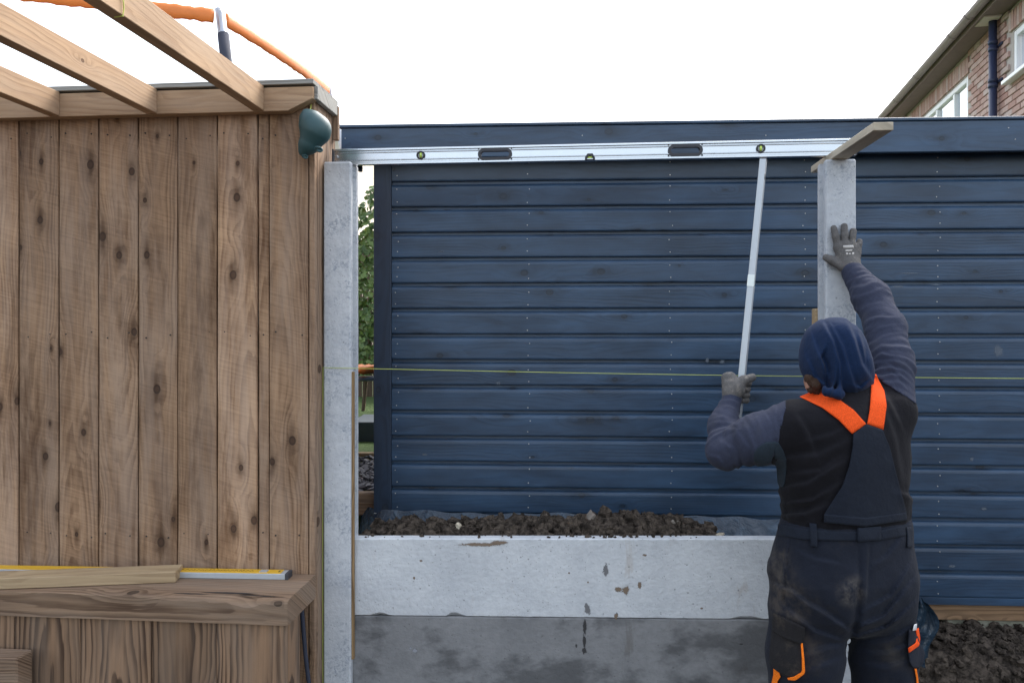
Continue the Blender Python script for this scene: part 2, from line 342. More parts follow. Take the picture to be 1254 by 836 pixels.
# ================================================================== ground and terrain
def sheet(x0, x1, y0, y1, z, name, mat, nx=1, ny=1, amp=0.0):
    bm = bmesh.new(); g = [[bm.verts.new((x0 + (x1 - x0) * i / nx, y0 + (y1 - y0) * j / ny, z + (amp * hnoise(i * .7, j * .7, 3) if amp else 0))) for i in range(nx + 1)] for j in range(ny + 1)]
    for j in range(ny):
        for i in range(nx): bm.faces.new((g[j][i], g[j][i + 1], g[j + 1][i + 1], g[j + 1][i]))
    return tag(add(name, from_bm(bm, name, True), mat), kind='structure')
sheet(-300, 300, -300, 600, -.02, 'ground', 'soil')
sheet(-3, 4, -3, 3.04, 0.0, 'dug_ground', 'soil', 60, 60, .006)
# the garden behind stands higher than the dug strip in front
bm = bmesh.new(); bm_box(bm, (4.8 + 10, 22.3, .24), (22, 37.0, 1.24)); tag(add('neutral_slab', from_bm(bm, 'neutral_slab'), 'neutral_slab'), kind='structure')  # slab out of view, added to keep green lawn bounce off the house soffit
bm = bmesh.new(); bm_box(bm, (-8.62, 22.3, .25), (24.8, 37.0, 1.26)); lawn = tag(add('lawn', from_bm(bm, 'lawn'), 'lawn'), kind='structure')

# ================================================================== tall timber fence on the left
FY = 2.93
fence = thing('timber_fence', 'tall weathered brown fence of upright boards with a flat grey cap', 'fence', at(190, 400, FY) * Vector((1, 1, 0)) if False else Vector((at(190, 400, FY).x, FY, 0)))
FTOP = 2.612
edges = [-120, -72, -25, 23, 72, 120.5, 169, 217.5, 266, 315, 329, 378]
for i, (a, b) in enumerate(zip(edges, edges[1:])):
    xa, xb = at(a, 400, FY).x + .0030, at(b, 400, FY).x - .0030
    bm = bmesh.new(); w = xb - xa; n = 14; d = .020; bow = random.uniform(-.003, .003); tw = random.uniform(-.0012, .0012)
    rows = []
    for k in range(n + 1):
        z = -1.3 + 2.6 * k / n; q = bow * math.sin(math.pi * k / n) + tw * math.sin(k * 1.3 + i)
        e = .0008 * math.sin(k * 2.2 + i * 3)
        rows.append([bm.verts.new(v) for v in ((-w / 2 + .0015 + e, q, z), (w / 2 - .0015 + e, q, z), (w / 2 + e, q + .0015, z), (w / 2 + e, q + d, z), (-w / 2 + e, q + d, z), (-w / 2 + e, q + .0015, z))])
    for A_, B_ in zip(rows, rows[1:]):
        for k in range(6): bm.faces.new((A_[k], A_[(k + 1) % 6], B_[(k + 1) % 6], B_[k]))
    bm.faces.new(rows[0]); bm.faces.new(rows[-1])
    wpart('fence_board', from_bm(bm, 'fence_board'), 'fence', fence, ((xa + xb) / 2, FY + (.006 if i == 9 else 0) + random.uniform(0, .002), 1.308))
xc0 = at(378, 400, FY).x
wpart('corner_trim', box((.021, .028, 2.6), .002), 'fence', fence, (xc0 + .0125, FY + .014, 1.305))
XS = xc0 + .024
for k in range(2):
    wpart('side_board', box((.02, .108, 2.55), .002), 'fence_y', fence, (XS - .010, FY + .029 + .055 + k * .111, 1.30))
for k in range(20):
    wpart('back_board', box((.146, .018, 2.42), .002), 'fence_y', fence, (XS - .09 - k * .15, FY + .205, 1.22))
for z in (.35, 1.75, 2.5):
    wpart('rail', box((2.9, .045, .09), .002), 'cap', fence, (XS - 1.48, FY + .020 + .0245 + .003, z))
for x in (XS - .07, XS - 1.4, XS - 2.7):
    wpart('fence_post', box((.09, .09, 2.55), .003), 'fence_y', fence, (x, FY + .135, 1.275))
# cap: front strip, return along the end, dropped end board
wpart('cap_board', box((3.0, .30, .019), .002), 'cap', fence, (XS + .014 - 1.5, FY - .056 + .15, FTOP + .014))
wpart('cap_board', box((.02, .24, .05), .002), 'cap', fence, (XS + .012, FY + .09, FTOP - .022))
wpart('end_drop_board', box((.022, .022, .14), .002), 'fence_y', fence, (XS + .013, FY + .222, FTOP - .075))
bm = bmesh.new()
for a, b in zip(edges, edges[1:]):
    for zpy in (167, 410, 655):
        for u in ((.2, .8) if b - a > 20 else (.5,)):
            p = at(a + (b - a) * (u + random.uniform(-.04, .04)), zpy + random.uniform(-4, 4), FY)
            bmesh.ops.create_cone(bm, cap_ends=True, segments=6, radius1=.0034, radius2=.0028, depth=.003,
                                  matrix=Matrix.Translation(p + Vector((0, -.0005, 0))) @ Matrix.Rotation(math.pi / 2, 4, 'X'))
tag(wpart('nail_heads', from_bm(bm, 'nail_heads'), 'nail_dark', fence, (0, 0, 0)), kind='stuff')

# ================================================================== pergola rafters and ledger
LY = FY - .047
perg = thing('pergola_frame', 'pale timber pergola rafters fixed to a ledger along the fence top', 'pergola', (XS - 1.5, LY, 0))
LZ0, LZ1 = 2.519, 2.609
xl0, xl1 = at(-160, 120, LY).x, at(383, 120, LY).x; xl2 = at(352, 120, LY).x
me = prism([(xl0 - xl1, LZ0 - LZ1), (xl2 - xl1, LZ0 - LZ1), (0, -.045), (0, 0), (xl0 - xl1, 0)], .045, 'ledger', 'Y', .0015)
wpart('ledger', me, 'ledger', perg, (xl1, LY, LZ1))
for pxr in (323.5, 192.5, 73.5, -48):
    xr = at(pxr, 120, LY).x
    wpart('rafter', box((.045, 2.2, .094), .002), 'rafter', perg, (xr - .0225, LY - 1.1 - .001, LZ0 + .049))
wpart('front_beam', box((2.6, .045, .12), .002), 'ledger', perg, (xl1 - 1.4, LY - 2.2 - .024, LZ0 + .05))
wpart('upright', box((.09, .09, LZ0 - .01), .003), 'fence_y', perg, (xl1 - 1.6, LY - 2.2 - .024, (LZ0 - .01) / 2))
# small loop of green twine round the longest rafter
xr = at(323.5, 120, LY).x
bm = bmesh.new(); q = Vector((xr, LY - .93, LZ0 + .05))
bm_tube(bm, [q + Vector((.003, 0, .052)), q + Vector((.004, .006, .01)), q + Vector((.004, .012, -.03)), q + Vector((.002, .01, -.051)), q + Vector((-.02, .008, -.054))], .0016, 6)
tag(add('twine', from_bm(bm, 'twine'), 'string'), 'short loop of green twine caught on a pergola rafter', 'twine')

# ================================================================== low bench / planter box before the fence
BY = 2.641
bt = at(352, 735, BY).z; bx1 = at(352, 735, BY).x; bx0 = bx1 - 2.2
bench = thing('timber_bench', 'chunky weathered timber bench cap over upright boards against the fence', 'bench', (bx1 - 1, BY, 0))
bm = bmesh.new(); n = 110; TH = .088; DP = FY - BY - .002; rows = []
rr = random.Random(3)
for k in range(n + 1):
    x = -2.2 + 2.2 * k / n
    u = (x + 2.2) / 2.2
    chip = max(0, math.sin(x * 9 + 1)) * .003 + (.011 + .009 * rr.random()) * math.exp(-((x + .16) / .14) ** 2) + .004 * rr.random() + .008 * math.exp(-((x + .42) / .08) ** 2)
    rows.append([bm.verts.new(v) for v in ((x, .0, -TH), (x, .0, -chip * 1.3), (x, chip * .45, -chip * .5), (x, chip * 3.2 + .002, 0), (x, DP, 0), (x, DP, -TH))])
for A_, B_ in zip(rows, rows[1:]):
    for k in range(6): bm.faces.new((A_[k], B_[k], B_[(k + 1) % 6], A_[(k + 1) % 6]))
bm.faces.new(rows[0]); bm.faces.new(rows[-1])
wpart('top_sleeper', from_bm(bm, 'top_sleeper'), 'sleeper', bench, (bx1, BY, bt))
# dark split in the top near the end
bm = bmesh.new()
for (u0, u1, v, w) in ((-.34, -.12, .055, .012), (-.20, -.045, .035, .007), (-.44, -.30, .035, .006)):
    a = [bm.verts.new((u0 + (u1 - u0) * k / 8, v - w * math.sin(math.pi * k / 8) * (.6 + .5 * random.random()), .0012)) for k in range(9)]
    b = [bm.verts.new((u0 + (u1 - u0) * k / 8, v + .6 * w * math.sin(math.pi * k / 8) * (.5 + .6 * random.random()) + .0003, .0012)) for k in range(9)]
    for k in range(8): bm.faces.new((a[k], a[k + 1], b[k + 1], b[k]))
wpart('split', from_bm(bm, 'split'), 'nail_dark', bench, (bx1, BY, bt))
ed = [-330, -240, -150, -70, 17, 98, 184.5, 265, 349.5]; LYB = BY + .012
for i, (a, b) in enumerate(zip(ed, ed[1:])):
    xa, xb = at(a, 800, LYB).x + .001 + (.002 if i == 6 else 0), at(b, 800, LYB).x - .001
    hh = bt - TH - .001
    wpart('front_board', box((xb - xa, .028, hh), .003), 'fence_low', bench, ((xa + xb) / 2, LYB + .014 + random.uniform(0, .003), hh / 2))
wpart('side_board', box((.026, .116, bt - TH - .003), .003), 'fence_low', bench, (at(349.5, 800, LYB).x - .014, LYB + .088, (bt - TH - .003) / 2))
# step block at far left
pb = at(20, 806, 2.55)
tag(add('timber_step', box((.5, .08, pb.z), .006), 'sleeper', None, (pb.x - .25, 2.592, pb.z / 2)), 'square timber step block in front of the bench boards', 'step')
# loose plank and yellow level on the bench
def atz(px, py, z):
    t_ = (CAMZ - z) * F / (py - HY); dx, dy = ray(px); return Vector((dx * t_, dy * t_, z))
qa, qb = atz(0, 722, bt), atz(215, 713.5, bt); pd = (qb - qa).normalized(); pn = Vector((-pd.y, pd.x, 0)); pc = qb - pd * .8 + pn * .0475
pl = add('loose_plank', box((1.6, .095, .040), .0025), 'plank', None, (pc.x, pc.y, bt + .0215), (0, 0, math.atan2(pd.y, pd.x)))
tag(pl, 'pale sawn timber plank lying on the bench top', 'plank')
qa, qb = atz(230, 708, bt), atz(349, 710, bt); yd = (qb - qa).normalized(); yn = Vector((-yd.y, yd.x, 0)); yc_ = qb - yd * .6 + yn * .026
ly = thing('yellow_spirit_level', 'yellow and silver spirit level lying flat behind the loose plank', 'spirit level', (yc_.x, yc_.y, bt), math.atan2(yd.y, yd.x))
lx1 = .6
add('body', box((1.2, .05, .021), .0015), 'alu_matte', ly, (lx1 - .6, 0, .0115))
add('yellow_face', box((1.17, .042, .003), .0008), 'yellow', ly, (lx1 - .605, .001, .0232))
add('end_cap', box((.012, .052, .023), .001), 'rubber', ly, (lx1 + .005, 0, .0122))
bm = bmesh.new()
rr = random.Random(5); xx = -.43
while xx < -.14:                       # worn script along the face, no longer legible
    w = rr.uniform(.006, .016)
    bm_tube(bm, [(lx1 + xx, -.006, .0250), (lx1 + xx + w * .4, .006 + rr.uniform(0, .004), .0250), (lx1 + xx + w, -.006 + rr.uniform(0, .003), .0250)], .0009, 5); xx += w + rr.uniform(.002, .006)
add('worn_print', from_bm(bm, 'worn_print'), 'print', ly)
add('sticker', box((.03, .03, .001), 0), 'alu_matte', ly, (lx1 - .09, .0, .0252))
add('worn_print', box((.006, .018, .001), 0), 'print', ly, (lx1 - .03, 0, .0252))

# hose / cable behind the bench end
pa, pb2 = at(370, 752, 2.86), at(380, 850, 2.84)
tag(add('cable', tube([pa + Vector((-.02, .03, .12)), pa, (pa + pb2) / 2 + Vector((-.003, 0, 0)), pb2, pb2 + Vector((.012, 0, -.56))], .0085, 8, 'cable'), 'foam'), 'dark slate cable hanging down between bench end and concrete post', 'cable')

# ================================================================== teal balloon (built with the figure code below)

# ================================================================== concrete posts
def post_mesh(h):
    w, d, s0, s1, sd, c = .0545, .109, .030, .080, .022, .004
    poly = [(-w + c, 0), (w - c, 0), (w, c), (w, s0 - .003), (w - sd, s0), (w - sd, s1), (w, s1 + .003), (w, d - c), (w - c, d), (-w + c, d), (-w, d - c), (-w, s1 + .003), (-w + sd, s1), (-w + sd, s0), (-w, s0 - .003), (-w, c)]
    bm = bmesh.new(); lev = [0, h * .25, h * .5, h * .75, h - .006, h]; rings = []
    rr = random.Random(int(h * 1000))
    for i, z in enumerate(lev):
        sc = .94 if i == len(lev) - 1 else 1
        rings.append([bm.verts.new((x * sc + rr.uniform(-.0008, .0008), d / 2 + (y - d / 2) * sc + rr.uniform(-.0006, .0006), z)) for x, y in poly])
    for A_, B_ in zip(rings, rings[1:]):
        for k in range(len(poly)): bm.faces.new((A_[k], A_[(k + 1) % len(poly)], B_[(k + 1) % len(poly)], B_[k]))
    bm.faces.new(rings[0][::-1]); bm.faces.new(rings[-1])
    return from_bm(bm, 'post')
PY = 3.01
PXL = (at(395, 400, PY).x + at(430.5, 400, PY).x) / 2; PXR = (at(1012, 400, PY).x + at(1048, 400, PY).x) / 2
ZL = at(412, 198, PY).z; ZR = at(1030, 195, PY).z
tag(add('concrete_post', post_mesh(ZL), 'post', None, (PXL, PY, 0)), 'mottled slotted concrete post standing beside the timber fence end', 'post')
tag(add('concrete_post', post_mesh(ZR), 'post', None, (PXR, PY, 0)), 'pale slotted concrete post with a gloved hand against it and wood on top', 'post')
# gravel boards
gx0, gx1 = PXL + .034, PXR - .034; gl = gx1 - gx0
zl, zr = at(436, 659.5, 3.04).z, at(950, 660, 3.04).z
tilt = math.atan2(zr - zl, at(950, 660, 3.04).x - at(436, 659.5, 3.04).x)
zmid = zl + math.tan(tilt) * gl / 2; xm = (gx0 + gx1) / 2
def gboard(h, seed):
    bm = bmesh.new(); rr = random.Random(seed); n = 90; rows = []
    for k in range(n + 1):
        x = -gl / 2 + gl * k / n
        c = .0025 + .0025 * rr.random(); c2 = .0015 + .002 * rr.random()
        for (cx, cw, ch) in (((-.80, .03, .012), (-.50, .035, .014), (.62, .06, .010)) if seed == 1 else ()):
            c2 += ch * max(0, 1 - ((x - cx) / cw) ** 2)
        rows.append([bm.verts.new(v) for v in ((x, 0, -h / 2 + c2), (x, 0, h / 2 - c), (x, c, h / 2), (x, .05 - .003, h / 2), (x, .05, h / 2 - .003), (x, .05, -h / 2), (x, c2 * 1.2, -h / 2))])
    for A_, B_ in zip(rows, rows[1:]):
        for k in range(7): bm.faces.new((A_[k], B_[k], B_[(k + 1) % 7], A_[(k + 1) % 7]))
    bm.faces.new(rows[0]); bm.faces.new(rows[-1]); return from_bm(bm, 'gravel_board')
ch = .304
for i in range(3):
    z = zmid - ch / 2 - i * .3065
    g = add('gravel_board', gboard(ch if i < 2 else .26, i + 1), 'gravel1' if i == 0 else 'gravel2', None, (xm, 3.042, z + (.022 if i == 2 else 0)), (0, -tilt, 0))
    tag(g, ['clean pale concrete gravel board holding back the soil', 'damp dark grey concrete gravel board directly under the pale one', 'lowest damp concrete gravel board at the ground'][i], 'gravel board')
    if i == 0: gb1 = g
    if i == 1: gb2 = g
# splashes, scrapes and a drip run: marks with outlines of their own
def blot(bm, cx, cz, rx, rz, seed, y=-.0012):
    rr = random.Random(seed); n = 18; lay = bm.verts.layers.float.new('fade'); c = bm.verts.new((cx, y, cz)); c[lay] = 1.0; rings = []
    ks = [rr.uniform(.7, 1.1) for _ in range(n)]
    for f, w in ((.55, .8), (1.3, 0.0)):
        ring = []
        for k in range(n):
            v = bm.verts.new((cx + rx * f * math.cos(2 * math.pi * k / n) * ks[k], y, cz + rz * f * math.sin(2 * math.pi * k / n) * ks[k])); v[lay] = w; ring.append(v)
        rings.append(ring)
    for k in range(n):
        bm.faces.new((c, rings[0][k], rings[0][(k + 1) % n])); bm.faces.new((rings[0][k], rings[1][k], rings[1][(k + 1) % n], rings[0][(k + 1) % n]))
def gpos(px, py, g):
    p = at(px, py, 3.042); return p.x - g.location.x, (p.z - g.location.z) - (p.x - g.location.x) * math.tan(tilt)
def marks(items, name, mat, g):
    for k, (px, py, rx, ry) in enumerate(items):
        bm = bmesh.new(); x, z = gpos(px, py, g); blot(bm, x, z, rx * .0032, ry * .0032, k + len(items), -.0012 - .0002 * k)
        add(name, from_bm(bm, name), mat, g)
marks([(742, 697, 4, 9), (718.5, 745, 4.5, 9), (754, 752, 2, 3)], 'damp_mark', 'mark_grey', gb1)
marks([(757, 721, 5, 4), (766, 722, 6, 6), (783, 716, 3, 5), (516, 686, 2, 1.5), (507, 707, 2, 2), (790, 679, 3, 1.5), (590, 666, 34, 2.5), (612, 664, 14, 3), (753, 754, 3, 4), (697, 701, 1.4, 1.4), (720, 712, 1.6, 1.4), (858, 744, 2, 1.6)], 'brown_scrape', 'mark_brown', gb1)
marks([(717, 768, 2.6, 11), (716, 784, 2.4, 10), (715.5, 796, 3.6, 5), (706, 790, 1.2, 3), (908, 788, 3, 1)], 'wet_run', 'mark_dark', gb2)
marks([(508, 796, 4, 3), (503, 793, 2.5, 2)], 'pale_smear', 'mark_pale', gb2)
# brown lath wedged in the slot of the left post
pz0, pz1 = at(432, 806, 3.03).z, at(432, 455, 3.03).z
tag(add('timber_lath', box((.010, .014, pz1 - pz0), .001), 'lath', None, (at(432.2, 600, 3.03).x + .001, 3.029, (pz0 + pz1) / 2)), 'thin brown lath wedged upright beside the concrete gravel boards', 'lath')
zz = at(1001, 378, 3.14).z
tag(add('timber_prop', box((.045, .045, zz), .002), 'plank', None, (at(1001.5, 378, 3.145).x + .006, 3.146, zz / 2)), 'small timber prop behind the concrete post, its top above the hood', 'prop')
# packer plank on the right post
pk = add('packer_plank', box((.062, .69, .026), .0015), 'packer', None, (at(1030, 190, 2.93).x - .004, 2.93, ZR + .0142))
pk.location.x = PXR - .004
tag(pk, 'short weathered timber laid across the top of the concrete post', 'timber')

# ------------------------------------------------------------------ long spirit level across the posts
LVY = 3.075; z0 = ZR + .0277
xa, xb = at(407, 190, LVY).x, at(1049, 180, LVY).x; ln = xb - xa
long = thing('long_spirit_level', 'long silver spirit level resting across both concrete posts', 'spirit level', (xa, LVY, z0))
za = ZL - z0 + .0005; rot = math.atan2(za, ln)      # the post tops differ by a few millimetres
long.rotation_euler = (0, rot, 0); long.location.z = z0 + za
H, DPT = .064, .026
def lx(px): return at(px, 188, LVY).x - xa
holes = [(lx(585), lx(627)), (lx(818), lx(861))]
bm = bmesh.new()
for zc, hh, d in ((.004, .008, DPT), (H - .004, .008, DPT)):       # flanges
    bm_box(bm, (ln / 2, DPT / 2, zc), (ln - .006, d, hh), .001)
for zc in (.0185, H - .0155):                                         # raised ribs
    bm_box(bm, (ln / 2, DPT / 2, zc), (ln - .006, DPT - .004, .004), .001)
add('flanges', from_bm(bm, 'flanges'), 'alu', long)
bm = bmesh.new(); xs = [.003] + [v for h in holes for v in (h[0] + .006, h[1] - .006)] + [ln - .003]
for a, b in zip(xs[::2], xs[1::2]):
    bm_box(bm, ((a + b) / 2, DPT / 2, H / 2), (b - a, .012, H - .018), 0)
for a, b in holes:
    for zc, hh in ((.0125, .009), (H - .0125, .009)): bm_box(bm, ((a + b) / 2, DPT / 2, zc), (b - a, .012, hh), 0)
add('web', from_bm(bm, 'web'), 'alu', long)
def stadium(x0, x1, zc, r, n=8):
    return [(x0 + r + r * math.cos(a), zc + r * math.sin(a)) for a in [math.pi / 2 + math.pi * k / n for k in range(n + 1)]] + \
           [(x1 - r + r * math.cos(a), zc + r * math.sin(a)) for a in [-math.pi / 2 + math.pi * k / n for k in range(n + 1)]]
def ring_frame(outer, inner, y0, y1, name):
    bm = bmesh.new(); o0 = [bm.verts.new((x, y0, z)) for x, z in outer]; i0 = [bm.verts.new((x, y0 - .0005, z)) for x, z in inner]
    o1 = [bm.verts.new((x, y1, z)) for x, z in outer]; i1 = [bm.verts.new((x, y1, z)) for x, z in inner]; n = len(outer)
    for k in range(n):
        j = (k + 1) % n
        bm.faces.new((o0[k], o0[j], i0[j], i0[k])); bm.faces.new((i0[k], i0[j], i1[j], i1[k])); bm.faces.new((o0[k], o1[k], o1[j], o0[j])); bm.faces.new((o1[k], i1[k], i1[j], o1[j]))
    return from_bm(bm, name)
for a, b in holes:
    add('hand_hole_surround', ring_frame(stadium(a, b, .032, .023), stadium(a + .011, b - .011, .032, .0125), .0005, DPT - .0005, 'hand_hole'), 'rubber', long)
def vial(px, name='vial', z=.033, r=.0175):
    x = lx(px)
    c = [(x + r * math.cos(a), z + r * math.sin(a)) for a in [2 * math.pi * k / 20 for k in range(20)]]
    ci = [(x + r * .68 * math.cos(a), z + r * .68 * math.sin(a)) for a in [2 * math.pi * k / 20 for k in range(20)]]
    o = add('vial_surround', ring_frame(c, ci, .001, DPT - .001, 'vial_surround'), 'black', long)
    add('vial', tube([(x, .006, z), (x, DPT - .006, z)], r * .7, 16, 'vial'), 'clear', o)
    add('vial_liquid', tube([(x, .004, z - r * .5), (x, .004, z + r * .5)], r * .28, 10, 'vial_tube'), 'vial', o)
vial(515); vial(932)
x = lx(722.5)
hexo = [(x - .020, .001), (x + .020, .001), (x + .019, .012), (x + .010, .026), (x - .010, .026), (x - .019, .012)]
hexi = [(x - .0115, .004), (x + .0115, .004), (x + .0105, .011), (x + .006, .018), (x - .006, .018), (x - .0105, .011)]
o = add('vial_surround', ring_frame(hexo, hexi, -.0008, DPT - .001, 'vial_surround'), 'black', long)
add('vial', tube([(x - .012, .010, .010), (x + .012, .010, .010)], .0075, 12, 'vial'), 'vial', o)
for xx in (.0015, ln - .0015): add('end_cap', box((.007, DPT + .002, H + .001), .001), 'rubber', long, (xx, DPT / 2, H / 2))
add('screw', tube([(.018, .0005, .034), (.018, .01, .034)], .006, 10, 'screw'), 'steel', long)

# ------------------------------------------------------------------ string line
s0, s1 = at(395.5, 450, PY - .006), at(1300, 463.7, PY - .006)
pts = [s0 + Vector((0, 0.0, -1.50)), s0 + Vector((-.001, 0, -.6)), s0 + Vector((0, 0, -.002)), s0 + Vector((.002, 0, 0))]
bm = bmesh.new(); bm_tube(bm, pts, .0010, 5)
mid = [s0.lerp(s1, k / 20) + Vector((0, 0, -.006 * math.sin(math.pi * k / 20))) for k in range(21)]
bm_tube(bm, mid, .0011, 5)
tag(add('string_line', from_bm(bm, 'string_line'), 'string'), 'taut yellow green string line stretched across the posts', 'string')
stake = tag(add('string_stake', box((.04, .04, 1.75), .003), 'plank', None, (s1.x + .022, PY - .006, .875)), 'timber stake tying off the yellow string', 'stake')

# ================================================================== dark blue shed
SR = math.radians(5.3 - 2.9)
sc = atD(458, 400, 3.65); shed = thing('timber_shed', 'dark blue painted shed with horizontal shiplap boards and deep fascia', 'shed', (sc.x, sc.y, 0), SR)
SX = 4.3; P = .118; ztop = 2.375
def spx(px):        # line of sight px -> x along the shed face
    dx, dy = ray(px); c, s = math.cos(SR), math.sin(SR)
    # solve sc + x*(c,s) = t*(dx,dy)
    det = c * -dy - s * -dx
    return (-sc.x * -dy - -sc.y * -dx) / det
prof = [(.004, .0), (.001, .003), (.0, .008), (.0, P - .034), (.0012, P - .027), (.0045, P - .021), (.010, P - .0165), (.0165, P - .014), (.017, P + .004), (.024, P + .004), (.024, 0), (.010, -.001)]
me_b = prism(prof, SX - .084, 'cladding_board', 'X')
nb = 17
for i in range(nb):
    zb = ztop - P * (i) + 0.0
    if zb > 2.46: continue
    add('cladding_board', me_b, 'blue', shed, (.0835, random.uniform(-.0008, .0008), zb), (random.uniform(-.004, .004), random.uniform(-.0006, .0006), 0))
zlow = ztop - P * (nb - 1)
add('corner_trim', box((.082, .022, 2.52 - zlow + .02), .002), 'bluev', shed, (.041, .004, (2.50 + zlow - .02) / 2))
add('bottom_trim', box((SX - .09, .02, .034), .002), 'blue', shed, (SX / 2 + .042, .012, zlow - .0185))
add('side_wall', box((.02, 2.3, 2.0), .002), 'blue', shed, (.012, 1.17, 1.48))
add('side_wall', box((.02, 2.3, 2.0), .002), 'blue', shed, (SX - .012, 1.17, 1.48))
add('back_wall', box((SX - .05, .02, 2.0), .002), 'blue', shed, (SX / 2, 2.31, 1.48))
ft, fb = at(420, 157, 3.46).z, 2.462
fx0 = spx(420) + .02
add('fascia', box((SX + .3, .022, ft - fb), .003), 'blue', shed, (fx0 + (SX + .3) / 2, -.095, (ft + fb) / 2))
add('fascia_end', box((.02, .30, ft - fb - .002), .003), 'bluev', shed, (fx0 + .0105, .068, (ft + fb) / 2))
add('roof_edge_trim', box((SX + .32, .03, .014), .003), 'blue', shed, (fx0 + (SX + .3) / 2, -.099, ft + .0075))
add('soffit', box((SX + .26, .09, .012), .001), 'blue', shed, (fx0 + (SX + .3) / 2, -.038, 2.506))
add('roof', box((SX + .26, 2.6, .05), .003), 'rubber', shed, (fx0 + (SX + .3) / 2, 1.23, ft - .028), (math.radians(-1.5) * 0, 0, 0))
bm = bmesh.new()
for pxn in (486, 647.5, 821.5, 985, 1149, 1330):
    x = spx(pxn)
    for i in range(nb):
        for dz in (.022, .078):
            bmesh.ops.create_cone(bm, cap_ends=True, segments=6, radius1=.0027, radius2=.0022, depth=.003,
                matrix=Matrix.Translation((x + random.uniform(-.008, .008), -.0012, ztop - P * i + dz + random.uniform(-.008, .008))) @ Matrix.Rotation(math.pi / 2, 4, 'X'))
for k in range(6):
    bmesh.ops.create_cone(bm, cap_ends=True, segments=6, radius1=.0026, radius2=.002, depth=.003,
        matrix=Matrix.Translation((spx([430, 712, 1218, 1226, 930, 566][k]), -.107, fb + [.09, .09, .1, .05, .08, .03][k])) @ Matrix.Rotation(math.pi / 2, 4, 'X'))
tag(add('nail_heads', from_bm(bm, 'nail_heads'), 'nail', shed), kind='stuff')
add('floor_bearer', box((SX, .07, .072), .003), 'bearer', shed, (SX / 2 + .02, .055, zlow - .036 - .037))
add('plinth', box((2.1, .12, .045), .004), 'plinth', shed, (spx(1160) + 1.05, .09, zlow - .036 - .074 - .022))
add('shed_floor', box((SX - .06, 2.2, .03), .002), 'bearer', shed, (SX / 2, 1.19, zlow - .02))
M['scuff'] = markmat('pale_scuff', (.16, .19, .23), .7, .55)
for k, (px, py, w, h) in enumerate(((1112, 335, 16, 1.2), (1100, 351, 9, 1.6), (1146, 349, 8, 1.2), (1222, 429, 7, 8), (884, 443, 4, 3), (866, 441, 3, 4), (540, 306, 5, 1), (610, 470, 4, 2), (700, 575, 6, 1.2), (1190, 560, 3, 3), (1165, 690, 6, 2), (1205, 620, 4, 2), (520, 560, 5, 1.5), (905, 565, 4, 1.5))):
    D_ = 3.55; bm = bmesh.new(); blot(bm, spx(px), CAMZ - (py - HY) / F * D_, w * .0037, h * .0037, k + 40, -.0016); add('scuff', from_bm(bm, 'scuff'), 'scuff', shed)
# membrane stapled to the shed
bm = bmesh.new(); xa_, xb_ = spx(436), spx(1062); n, m = 150, 16; rows = []
for j in range(m + 1):
    v = j / m; row = []
    for i in range(n + 1):
        u = i / n; x = xa_ + (xb_ - xa_) * u
        z = .848 - .02 * u + .005 * math.sin(x * 9) + .004 * math.sin(x * 31) - v * .36
        y = -.006 - .13 * min(1, v * 1.6) ** .9 - .022 * abs(hnoise(x * 7, v * 3, 1)) * min(1, v * 4)
        if x < .03: y += (.03 - x) * 1.2
        row.append(bm.verts.new((x, y, z)))
    rows.append(row)
for A_, B_ in zip(rows, rows[1:]):
    for i in range(n): bm.faces.new((A_[i], A_[i + 1], B_[i + 1], B_[i]))
memb = thing('plastic_membrane', 'shiny blue black plastic membrane stapled along the shed base', 'plastic sheet', (sc.x, sc.y, 0), SR)
add('sheet', from_bm(bm, 'membrane', True), 'membrane', memb)
bm = bmesh.new()
for k in range(24):
    x = xa_ + .1 + k * .098 + random.uniform(-.02, .02)
    bm_box(bm, (x, -.009, .836 - .02 * (x - xa_) / (xb_ - xa_) + random.uniform(-.004, .004)), (.011, .003, .003))
tag(add('staples', from_bm(bm, 'staples'), 'nail', memb), kind='stuff')
# torn end of the sheet hanging by the trench
bm = bmesh.new(); rows = []; pt = at(1128, 735, 3.33)
for j in range(13):
    v = j / 12
    rows.append([bm.verts.new((pt.x + (.006 + .014 * math.sin(v * 3.0)) * (i - 3) + .02 * math.sin(v * 7), pt.y + .018 * math.cos(i * 1.5 + v * 5), pt.z - .30 * v + .01 * math.sin(i * 2))) for i in range(7)])
for A_, B_ in zip(rows, rows[1:]):
    for i in range(6): bm.faces.new((A_[i], A_[i + 1], B_[i + 1], B_[i]))
tag(add('plastic_offcut', from_bm(bm, 'plastic_offcut', True), 'membrane'), 'crumpled black plastic offcut hanging at the trench below the shed', 'plastic sheet')

